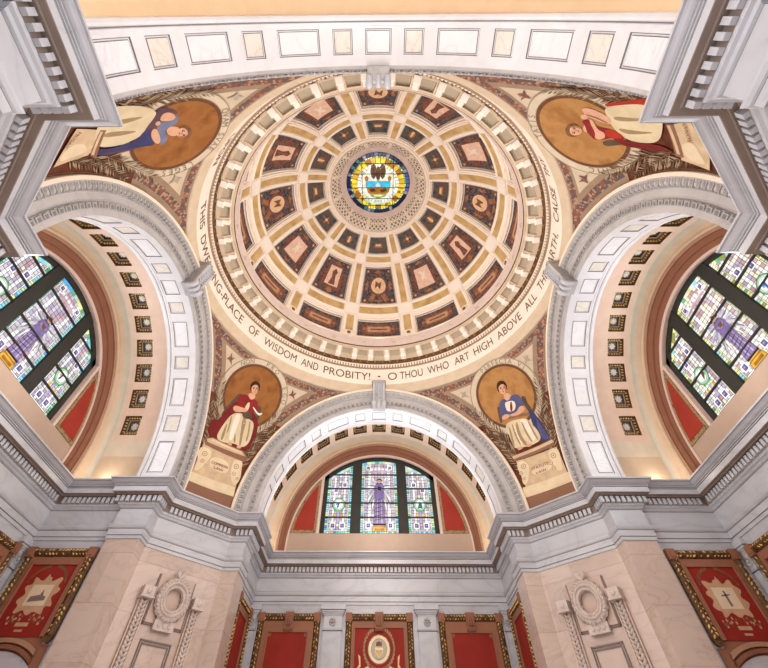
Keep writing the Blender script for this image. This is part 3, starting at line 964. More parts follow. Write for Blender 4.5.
for k in range(4):
    m = MB()
    n = 90
    extra = [math.acos(min(1.0, 1.06 / (RHO * cos(rad(e * .6))))) for e in range(1, 26)]
    azs = sorted([k * PI / 2 + PI / 2 * i / n for i in range(n + 1)] + [k * PI / 2 + q for q in extra] + [k * PI / 2 + PI / 2 - q for q in extra])
    rows = []
    for j in range(33):
        u = j / 32
        r = []
        for az in azs:
            e0 = min(el_min(az), EL_RING - 0.002)
            r.append(sph(az, e0 + (EL_RING - e0) * u))
        rows.append(r)
    m.grid(rows)
    pn = tag(m.build('ceiling_pendentive_' + ['back_right', 'back_left', 'front_left', 'front_right'][k], 'mural_cream', smooth=True), kind='structure')
    # painted edge, floral strips along the arches and the ring
    def strip(lim0, lim1, mat, lift, nm):
        d = MB()
        for axis in (0, 1):
            rows = [[] for v in range(25)]
            for i in range(121):
                az = k * PI / 2 + (rad(1) + (PI / 4 - rad(1)) * i / 120 if (axis == 0) else PI / 2 - rad(1) - (PI / 4 - rad(1)) * i / 120)
                e_a, e_b = (min(el_min(az, lim), EL_RING) for lim in (lim0, lim1))
                for v in range(25): rows[v].append(sph(az, e_a + (e_b - e_a) * v / 24, lift))
            d.grid(rows)
        return d.build(nm, mat, pn)
    strip(1.06, 0.985, 'mural_edge', 0.0006, 'painted_edge')
    strip(1.031, 1.004, 'floral_band', 0.0012, 'floral_strip')
    d = MB()
    d.grid([[sph(k * PI / 2 + PI / 2 * i / 60, e, 0.0008) for i in range(61)] for e in (EL_RING, EL_RING - rad(2.4))])
    d.build('painted_edge', 'mural_edge', pn)
    d = MB()
    d.grid([[sph(k * PI / 2 + PI / 2 * i / 60, e, 0.0014) for i in range(61)] for e in (EL_RING - rad(0.4), EL_RING - rad(1.8))])
    d.build('floral_strip', 'floral_band', pn)

# ------------------------------------------------------------------ text
def text_mesh(s):
    cu = bpy.data.curves.new('t', 'FONT')
    cu.body = s
    cu.size = 1
    ob = bpy.data.objects.new('t', cu)
    C.objects.link(ob)
    dg = bpy.context.evaluated_depsgraph_get()
    dg.update()
    me = bpy.data.meshes.new_from_object(ob.evaluated_get(dg))
    vs = [(v.co.x, v.co.y) for v in me.vertices]
    fs = [tuple(p.vertices) for p in me.polygons]
    bpy.data.objects.remove(ob)
    bpy.data.curves.remove(cu)
    bpy.data.meshes.remove(me)
    if not vs: return vs, fs, 0
    x0, x1 = min(v[0] for v in vs), max(v[0] for v in vs)
    return [(x - x0, y) for x, y in vs], fs, x1 - x0

# ------------------------------------------------------------------ murals
def to_sphere(px, py):
    d = ray(px, py)
    o = CAM0 - Vector((0, 0, ZP))
    b = o.dot(d)
    c = o.dot(o) - RHO * RHO
    p = CAM0 + d * (-b + math.sqrt(b * b - c))
    q = p - Vector((0, 0, ZP))
    return math.atan2(q.y, q.x), math.asin(q.z / RHO)

def smooth_loop(p, it=2):
    for _ in range(it):
        q = []
        for i in range(len(p)):
            a, b = p[i], p[(i + 1) % len(p)]
            q.append((a[0] * .75 + b[0] * .25, a[1] * .75 + b[1] * .25))
            q.append((a[0] * .25 + b[0] * .75, a[1] * .25 + b[1] * .75))
        p = q
    return p

class Mural:
    """flat painting on one pendentive; local degrees (a to the side, b upwards) about the medallion centre"""
    B0 = rad(27.6)
    def __init__(self, az0):
        self.az0 = az0
    def loc(self, px, py):
        az, el = to_sphere(px, py)
        d = (az - self.az0 + PI) % (2 * PI) - PI
        return math.degrees(d * cos(el)), math.degrees(el - self.B0)
    def pt(self, a, b, lift):
        el = self.B0 + rad(b)
        return sph(self.az0 + rad(a) / max(0.2, cos(el)), el, lift)
    def fill(self, m, loop, layer, mi=0, step=1.25):
        lift = 0.0032 + 0.0007 * layer
        ll = []
        for i in range(len(loop)):
            p, q = loop[i], loop[(i + 1) % len(loop)]
            kk = max(1, int(math.hypot(q[0] - p[0], q[1] - p[1]) / 1.2))
            ll += [(p[0] + (q[0] - p[0]) * j / kk, p[1] + (q[1] - p[1]) * j / kk) for j in range(kk)]
        loop = ll
        pts = [Vector(p) for p in loop]
        n = len(pts)
        edges = [(i, (i + 1) % n) for i in range(n)]
        xs, ys_ = [p[0] for p in pts], [p[1] for p in pts]
        def inside(x, y):
            c = False
            for i in range(n):
                x1, y1 = loop[i]; x2, y2 = loop[(i + 1) % n]
                if (y1 > y) != (y2 > y) and x < (x2 - x1) * (y - y1) / (y2 - y1) + x1: c = not c
            return c
        x = min(xs) + step * .37
        while x < max(xs):
            y = min(ys_) + step * .41
            while y < max(ys_):
                if inside(x, y): pts.append(Vector((x, y)))
                y += step
            x += step
        v, e, f, *_ = delaunay_2d_cdt(pts, edges, [], 1, 1e-5)
        m.add([self.pt(p.x, p.y, lift) for p in v], [tuple(t) for t in f], mi)
    def text(self, m, s, cx_, cy_, h, ang, layer, mi=0, width=None):
        vs, fs, w = text_mesh(s)
        k = h / 0.7
        kx = (width / w) if width else k
        lift = 0.0032 + 0.0007 * layer
        ca, sa = cos(ang), sin(ang)
        out = []
        for x, y in vs:
            x2, y2 = (x - w / 2) * kx, (y - 0.35) * k
            x2 = x2 * self.flip
            out.append(self.pt(cx_ + x2 * ca - y2 * sa, cy_ + x2 * sa + y2 * ca, lift))
        m.add(out, fs, mi)
    flip = -1     # azimuth grows leftwards for someone looking at the wall

def circ(r, n=48, cx_=0, cy_=0, sy=1):
    return [(cx_ + r * cos(2 * PI * i / n), cy_ + r * sy * sin(2 * PI * i / n)) for i in range(n)]

def crop(x0, y0, s):
    return lambda pts: [(x0 + x / s, y0 + y / s) for x, y in pts]

def frond(mu, m, base, tip, width, layer, rnd, nleaf=11):
    """palm branch painted from base to tip (local degrees)"""
    bx, by = base; tx, ty = tip
    L = math.hypot(tx - bx, ty - by)
    dx, dy = (tx - bx) / L, (ty - by) / L
    nx, ny = -dy, dx
    lift = 0.0032 + 0.0007 * layer
    nleaf = int(nleaf * 1.05)
    for i in range(nleaf):
        u = 0.06 + 0.94 * i / (nleaf - 1)
        px, py = bx + dx * L * u, by + dy * L * u
        for s in (-1, 1):
            ll = width * (1.05 - 0.5 * u) * (0.7 + 0.5 * rnd.random())
            fa = 0.62 + 0.35 * rnd.random()
            ex, ey = px + (dx * fa + s * nx * (1.15 - fa * .5) * .8) * ll, py + (dy * fa + s * ny * (1.15 - fa * .5) * .8) * ll
            w = 0.13 + 0.07 * rnd.random()
            mxp, myp = (px + ex) / 2, (py + ey) / 2
            ox, oy = -(ey - py) / ll * w, (ex - px) / ll * w
            lf = lift + 0.0001 * (i % 3)
            m.add([mu.pt(px, py, lf), mu.pt(mxp + ox, myp + oy, lf), mu.pt(ex, ey, lf), mu.pt(mxp - ox, myp - oy, lf)], [(0, 1, 2, 3)], 1 if rnd.random() < .5 else 0)
    rows = [[mu.pt(bx + dx * L * i / 14 + q * nx * .14 * (1 - i / 15), by + dy * L * i / 14 + q * ny * .14 * (1 - i / 15), lift + .0002) for i in range(15)] for q in (-1, 1)]
    m.grid(rows, 0)

def make_mural(k, label, ground, spec, ring_words, pedestal_words):
    """k: quadrant azimuth index, spec: list of painted patches in photo pixels"""
    mu = Mural(rad(45 + 90 * k))
    rnd = random.Random(k)
    org = sph(mu.az0, rad(4))
    t = thing('mural', label, 'mural', org, group='murals on the four pendentives')
    # wine-dark background below the medallion, between the arches
    m = MB()
    lo = []
    lim = 1.046
    rows = []
    for j in range(13):
        el = rad(1.0 + 22.0 * j / 12)
        # widest azimuth offset at this elevation that stays clear of the arch edge
        q = lim / (RHO * cos(el))
        da = max(0.02, (PI / 4 - math.acos(q)) if q < 1 else PI / 4)
        w = min(da, rad(13.0))
        rows.append([sph(mu.az0 + w * (2 * i / 20 - 1), el, 0.0026) for i in range(21)])
    m.grid(rows)
    m.build('wine_background', 'mural_wine', t, org)
    m = MB()
    mu.fill(m, circ(10.35, 72), 1, 0); mu.fill(m, circ(10.1, 72), 2, 1); mu.fill(m, circ(8.75, 64), 3, 0)
    rg = m.build('lettered_ring', ['ring_line', 'medallion_ring'], t, org)
    m = MB()
    for s, ang, h, wd in ring_words:
        # ang: centre of the word, degrees clockwise from the top for the onlooker
        n = len(s)
        for i, ch in enumerate(s):
            if ch == ' ': continue
            an = ang + (i - (n - 1) / 2) * wd
            a = rad(an)
            mu.text(m, ch, -9.42 * sin(a), 9.42 * cos(a), h, a, 4, 0)
    if ring_words: m.build('ring_lettering', 'ring_letter', rg, (0, 0, 0)).location = Vector(org) * -U
    m = MB()
    mu.fill(m, circ(8.6, 64), 4, 0); mu.fill(m, circ(7.95, 64), 5, 1)
    m.build('medallion_ground', ['medallion_rim', ground], t, org)
    # palm branches
    for base, tip, w, nl in [((5.0, -12), (10.2, -0.5), 3.2, 18), ((-5.0, -12), (-10.2, -0.5), 3.2, 18), ((4.2, -15), (10.2, -6.5), 2.8, 15), ((-4.2, -15), (-10.2, -6.5), 2.8, 15), ((4.2, -19), (7.8, -11.0), 2.4, 13), ((-4.2, -19), (-7.8, -11.0), 2.4, 13)]:
        m = MB()
        frond(mu, m, base, tip, w, 5.6, rnd, nl)
        m.build('palm_branch', ['palm_dark', 'palm_light'], t, org)
    # small ornaments in the two upper corners
    for s in (-1, 1):
        m = MB()
        mu.fill(m, [(s * 10.9 + x * 1.5, 5.0 + y * 1.5) for x, y in [(-.7, -.9), (-.2, -.2), (-.5, .5), (.1, .2), (.6, .9), (.5, .1), (.9, -.5), (.2, -.4)]], 1, k % 2)
        mu.fill(m, circ(.32, 8, s * 10.8, 5.5), 2, 0)
        m.build('corner_ornament', ['letter_soft', 'motif_red'], t, org)
    # the patches of the figure: parts and sub-parts by name
    parts = {}
    for (part, sub, mat, layer, loop, sm) in spec:
        lp = smooth_loop(loop, 2) if sm else loop
        lp = [mu.loc(*p) for p in lp]
        parts.setdefault((part, sub), []).append((mat, layer, lp))
    made = {}
    for (part, sub), lst in parts.items():
        mats = []
        m = MB()
        for mat, layer, lp in lst:
            if mat not in mats: mats.append(mat)
            mu.fill(m, lp, layer, mats.index(mat))
        if sub is None:
            made[part] = m.build(part, mats, t, org)
        else:
            o = m.build(sub.split('#')[0], mats, made[part], (0, 0, 0))
            o.location = Vector(org) * -U
    # pedestal lettering
    m = MB()
    for s, px0, px1, h in pedestal_words:
        (a0, b0), (a1, b1) = mu.loc(*px0), mu.loc(*px1)
        wd = math.hypot(a1 - a0, b1 - b0)
        ang = math.atan2((b1 - b0), (a1 - a0) * -1) * -1
        mu.text(m, s, (a0 + a1) / 2, (b0 + b1) / 2, h, ang, 13, 0, wd)
    if pedestal_words and 'pedestal' in made:
        o = m.build('pedestal_lettering', 'letter_red', made['pedestal'], (0, 0, 0))
        o.location = Vector(org) * -U
    return t

def head(cr, cx_, cy_, rx, ry, tilt, hair, up=(0, -1), cap=None):
    """a painted head in crop coordinates; tilt in degrees turns it clockwise"""
    ca, sa = cos(rad(tilt)), sin(rad(tilt))
    def T(pts): return cr([(cx_ + (x * rx) * ca - (y * ry) * sa, cy_ + (x * rx) * sa + (y * ry) * ca) for x, y in pts])
    el = lambda x0, y0, a, b, n=12: [(x0 + a * cos(2 * PI * i / n), y0 + b * sin(2 * PI * i / n)) for i in range(n)]
    return [
        ('woman', 'hair', hair, 8.2, T([(-1.15, .35), (-1.3, -.3), (-1.1, -1.0), (-.45, -1.42), (.3, -1.42), (1.0, -1.05), (1.2, -.4), (1.1, .25), (.8, .5), (-.8, .6)]), True),
        ('woman', None, 'skin', 9, T(el(0, 0.02, .92, 1.06, 18)), False),
        ('woman', 'cheek_shadow', 'skin_shade', 9.6, T([(.45, -.8), (.92, -.3), (.85, .45), (.35, 1.0), (.55, .4), (.6, -.2)]), True),
        ('woman', 'hair', hair, 10.2, T([(-1.0, -.1), (-1.05, -.7), (-.5, -1.25), (.4, -1.25), (1.0, -.75), (.98, -.1), (.7, -.55), (.1, -.82), (-.6, -.6)]), True),
        ('woman', 'face_features', 'hair_dark', 10.4, T([(-.62, -.25), (-.15, -.28), (-.15, -.20), (-.62, -.14)]), False),
        ('woman', 'face_features', 'hair_dark', 10.4, T([(.2, -.28), (.62, -.25), (.62, -.14), (.2, -.20)]), False),
        ('woman', 'face_features', 'hair_dark', 10.4, T(el(-.38, 0, .20, .09, 8)), False),
        ('woman', 'face_features', 'hair_dark', 10.4, T(el(.38, 0, .20, .09, 8)), False),
        ('woman', 'face_features', 'skin_shade', 10.4, T([(.02, -.05), (.16, .36), (-.1, .38)]), False),
        ('woman', 'face_features', 'lips', 10.4, T(el(0, .60, .28, .09, 8)), False),
    ]

# ---- crimson-bodiced woman (back left pendentive)
a = crop(180, 340, 6.4)
b = crop(180, 410, 6.4)
spec = [
    ('base_strip', None, 'mural_brown', 5.5, b([(36, 446), (340, 556), (330, 640), (10, 520)]), False),
    ('pedestal', None, 'stone_paint', 7, b([(150, 205), (405, 305), (352, 500), (70, 405)]), False),
    ('pedestal', None, 'stone_paint_light', 7.4, b([(62, 392), (352, 498), (338, 558), (40, 450)]), False),
    ('pedestal', None, 'stone_paint_light', 7.6, b([(195, 290), (318, 335), (300, 420), (180, 375)]), True),
    ('pedestal', 'carved_scroll', 'stone_paint_light', 8, b([(130, 230), (190, 250), (200, 300), (160, 340), (110, 390), (80, 385), (110, 330), (105, 280)]), True),
    ('pedestal', 'carved_scroll#2', 'stone_paint_light', 8, b([(350, 315), (400, 330), (390, 380), (385, 440), (350, 490), (325, 470), (320, 400), (330, 350)]), True),
    ('pedestal', 'carved_scroll', 'stone_paint_dark', 8.6, b([(170.8, 281.0), (167.5, 291.0), (159.0, 297.2), (148.5, 297.2), (140.0, 291.0), (136.8, 281.0), (140.0, 271.0), (148.5, 264.8), (159.0, 264.8), (167.5, 271.0)]), False),
    ('pedestal', 'carved_scroll', 'stone_paint_light', 8.8, b([(167.3, 281.0), (164.8, 289.0), (158.0, 293.9), (149.5, 293.9), (142.7, 289.0), (140.2, 281.0), (142.7, 273.0), (149.5, 268.1), (158.0, 268.1), (164.8, 273.0)]), False),
    ('pedestal', 'carved_scroll', 'stone_paint_dark', 9.1, b([(158.5, 281.0), (157.6, 283.8), (155.2, 285.5), (152.3, 285.5), (149.9, 283.8), (149.0, 281.0), (149.9, 278.2), (152.3, 276.5), (155.2, 276.5), (157.6, 278.2)]), False),
    ('pedestal', 'carved_scroll', 'stone_paint_dark', 8.6, b([(150.8, 327.0), (148.3, 334.6), (141.8, 339.4), (133.7, 339.4), (127.2, 334.6), (124.8, 327.0), (127.2, 319.4), (133.7, 314.6), (141.8, 314.6), (148.3, 319.4)]), False),
    ('pedestal', 'carved_scroll', 'stone_paint_light', 8.8, b([(148.2, 327.0), (146.2, 333.1), (141.0, 336.9), (134.5, 336.9), (129.3, 333.1), (127.4, 327.0), (129.3, 320.9), (134.5, 317.1), (141.0, 317.1), (146.2, 320.9)]), False),
    ('pedestal', 'carved_scroll', 'stone_paint_dark', 9.1, b([(141.4, 327.0), (140.7, 329.1), (138.9, 330.5), (136.6, 330.5), (134.8, 329.1), (134.1, 327.0), (134.8, 324.9), (136.6, 323.5), (138.9, 323.5), (140.7, 324.9)]), False),
    ('pedestal', 'carved_scroll', 'stone_paint_dark', 8.6, b([(170.8, 359.0), (168.6, 365.5), (163.1, 369.5), (156.4, 369.5), (150.9, 365.5), (148.8, 359.0), (150.9, 352.5), (156.4, 348.5), (163.1, 348.5), (168.6, 352.5)]), False),
    ('pedestal', 'carved_scroll', 'stone_paint_light', 8.8, b([(168.6, 359.0), (166.9, 364.2), (162.5, 367.4), (157.0, 367.4), (152.6, 364.2), (151.0, 359.0), (152.6, 353.8), (157.0, 350.6), (162.5, 350.6), (166.9, 353.8)]), False),
    ('pedestal', 'carved_scroll', 'stone_paint_dark', 9.1, b([(162.8, 359.0), (162.2, 360.8), (160.7, 361.9), (158.8, 361.9), (157.3, 360.8), (156.7, 359.0), (157.3, 357.2), (158.8, 356.1), (160.7, 356.1), (162.2, 357.2)]), False),
    ('pedestal', 'carved_scroll#2', 'stone_paint_dark', 8.6, b([(372.8, 364.2), (369.5, 374.2), (361.0, 380.4), (350.5, 380.4), (342.0, 374.2), (338.8, 364.3), (342.0, 354.3), (350.5, 348.1), (361.0, 348.1), (369.5, 354.3)]), False),
    ('pedestal', 'carved_scroll#2', 'stone_paint_light', 8.8, b([(369.4, 364.2), (366.8, 372.2), (360.0, 377.2), (351.5, 377.2), (344.7, 372.2), (342.2, 364.3), (344.7, 356.3), (351.5, 351.3), (360.0, 351.3), (366.8, 356.3)]), False),
    ('pedestal', 'carved_scroll#2', 'stone_paint_dark', 9.1, b([(360.5, 364.2), (359.6, 367.0), (357.2, 368.8), (354.3, 368.8), (351.9, 367.0), (351.0, 364.3), (351.9, 361.5), (354.3, 359.7), (357.2, 359.7), (359.6, 361.5)]), False),
    ('pedestal', 'carved_scroll#2', 'stone_paint_dark', 8.6, b([(352.8, 410.2), (350.3, 417.9), (343.8, 422.6), (335.7, 422.6), (329.2, 417.9), (326.8, 410.3), (329.2, 402.6), (335.7, 397.9), (343.8, 397.9), (350.3, 402.6)]), False),
    ('pedestal', 'carved_scroll#2', 'stone_paint_light', 8.8, b([(350.1, 410.2), (348.2, 416.4), (343.0, 420.1), (336.5, 420.1), (331.3, 416.4), (329.4, 410.3), (331.3, 404.1), (336.5, 400.4), (343.0, 400.4), (348.2, 404.1)]), False),
    ('pedestal', 'carved_scroll#2', 'stone_paint_dark', 9.1, b([(343.4, 410.2), (342.7, 412.4), (340.9, 413.7), (338.6, 413.7), (336.8, 412.4), (336.1, 410.3), (336.8, 408.1), (338.6, 406.8), (340.9, 406.8), (342.7, 408.1)]), False),
    ('pedestal', 'carved_scroll#2', 'stone_paint_dark', 8.6, b([(372.8, 442.2), (370.6, 448.7), (365.1, 452.7), (358.4, 452.7), (352.9, 448.7), (350.8, 442.3), (352.9, 435.8), (358.4, 431.8), (365.1, 431.8), (370.6, 435.8)]), False),
    ('pedestal', 'carved_scroll#2', 'stone_paint_light', 8.8, b([(370.6, 442.2), (368.9, 447.4), (364.5, 450.6), (359.0, 450.6), (354.6, 447.4), (353.0, 442.3), (354.6, 437.1), (359.0, 433.9), (364.5, 433.9), (368.9, 437.1)]), False),
    ('pedestal', 'carved_scroll#2', 'stone_paint_dark', 9.1, b([(364.8, 442.2), (364.2, 444.1), (362.7, 445.2), (360.8, 445.2), (359.3, 444.1), (358.7, 442.3), (359.3, 440.4), (360.8, 439.3), (362.7, 439.3), (364.2, 440.4)]), False),
    ('pedestal', 'top_slab', 'stone_paint_dark', 8, b([(158, 178), (208, 176), (398, 262), (428, 300), (412, 338), (155, 222)]), False),
    ('pedestal', 'top_slab', 'stone_paint', 8.5, b([(168, 184), (206, 181), (392, 266), (416, 300), (170, 204)]), False),
    ('pedestal', 'top_slab', 'stone_paint_light', 8.8, b([(200, 186), (384, 268), (388, 278), (196, 196)]), False),
    ('woman', None, 'skin', 8, a([(438, 338), (478, 340), (480, 372), (455, 388), (430, 368)]), True),
    ('chair', None, 'chair_dark', 6.4, a([(345, 370), (375, 340), (400, 350), (380, 400), (330, 450), (280, 490), (250, 480)]), True),
    ('chair_arm', None, 'chair_dark', 6.4, a([(480, 420), (520, 425), (515, 470), (495, 520), (470, 560)]), True),
    ('woman', 'crimson_cloak', 'cloth_crimson_dark', 6.6, a([(360, 385), (330, 410), (270, 470), (230, 540), (190, 620), (190, 668), (300, 668), (420, 668), (470, 640), (500, 560), (490, 480)]), True),
    ('woman', 'cloak_hem', 'cloth_crimson_dark', 6.6, b([(190, 60), (250, 60), (250, 200), (430, 250), (465, 120), (480, 130), (455, 230), (400, 285), (160, 180)]), True),
    ('woman', 'cream_skirt', 'cloth_cream', 7.4, b([(352, 18), (398, 22), (440, 60), (470, 80), (465, 130), (440, 215), (395, 245), (345, 215), (300, 215), (245, 200), (228, 170), (255, 120), (290, 70), (320, 35)]), True),
    ('woman', 'cream_skirt', 'cloth_white', 7.8, b([(352, 24), (392, 30), (360, 110), (330, 200), (305, 190), (330, 100)]), True),
    ('woman', 'cream_skirt', 'cloth_cream_shade', 8.0, b([(398, 40), (425, 60), (400, 150), (385, 235), (372, 225), (385, 140)]), True),
    ('woman', 'cream_skirt', 'cloth_cream_shade', 8.0, b([(290, 90), (302, 85), (270, 195), (250, 190)]), True),
    ('woman', 'cream_skirt', 'cloth_cream_shade', 8.0, b([(322, 40), (330, 40), (322, 90), (300, 150), (292, 148), (310, 90)]), True),
    ('woman', 'cream_skirt', 'cloth_cream_shade', 8.0, b([(345, 150), (352, 150), (352, 212), (338, 208)]), True),
    ('woman', 'cream_skirt', 'cloth_cream_shade', 8.0, b([(440, 70), (450, 76), (440, 150), (425, 205), (415, 200), (432, 140)]), True),
    ('woman', 'cream_skirt', 'cloth_white', 8.0, b([(405, 60), (415, 62), (395, 150), (385, 190), (380, 180), (392, 120)]), True),
    ('woman', 'foot#2', 'skin', 7.8, b([(300, 205), (330, 212), (325, 235), (300, 228)]), True),
    ('woman', 'foot#3', 'skin', 7.8, b([(360, 225), (390, 232), (385, 250), (358, 246)]), True),
    ('woman', 'crimson_bodice', 'cloth_crimson', 8.0, a([(362, 372), (392, 346), (430, 352), (455, 385), (472, 374), (496, 400), (494, 450), (470, 470), (430, 470), (400, 440), (372, 425), (360, 400)]), True),
    ('woman', 'crimson_bodice', 'cloth_cream', 8.6, a([(425, 405), (445, 395), (440, 440), (415, 465), (400, 460)]), True),
    ('woman', 'arm#4', 'skin', 8.9, a([(332, 432), (352, 418), (372, 424), (405, 436), (425, 440), (420, 462), (390, 462), (345, 462)]), True),
    ('open_book', None, 'chair_dark', 9.0, a([(392, 470), (440, 452), (462, 490), (440, 510), (400, 500)]), True),
    ('scroll', None, 'cloth_white', 9.2, a([(458, 428), (470, 430), (498, 472), (520, 466), (526, 474), (496, 490)]), True),
] + head(a, 478, 312, 26, 34, 8, 'hair_dark')
spec = sorted(spec, key=lambda s: 0 if s[1] is None else 1)
make_mural(1, 'mural of a crimson-bodiced woman seated on the Common Law pedestal', 'medallion_brown', spec,
           [('NON', -42, 1.25, 9), ('PRO', 8, 1.25, 11), ('EGO', 66, 1.25, 12)],
           [('COMMON', b([(196, 334)])[0], b([(300, 372)])[0], 0.62), ('LAW', b([(212, 368)])[0], b([(272, 392)])[0], 0.55)])

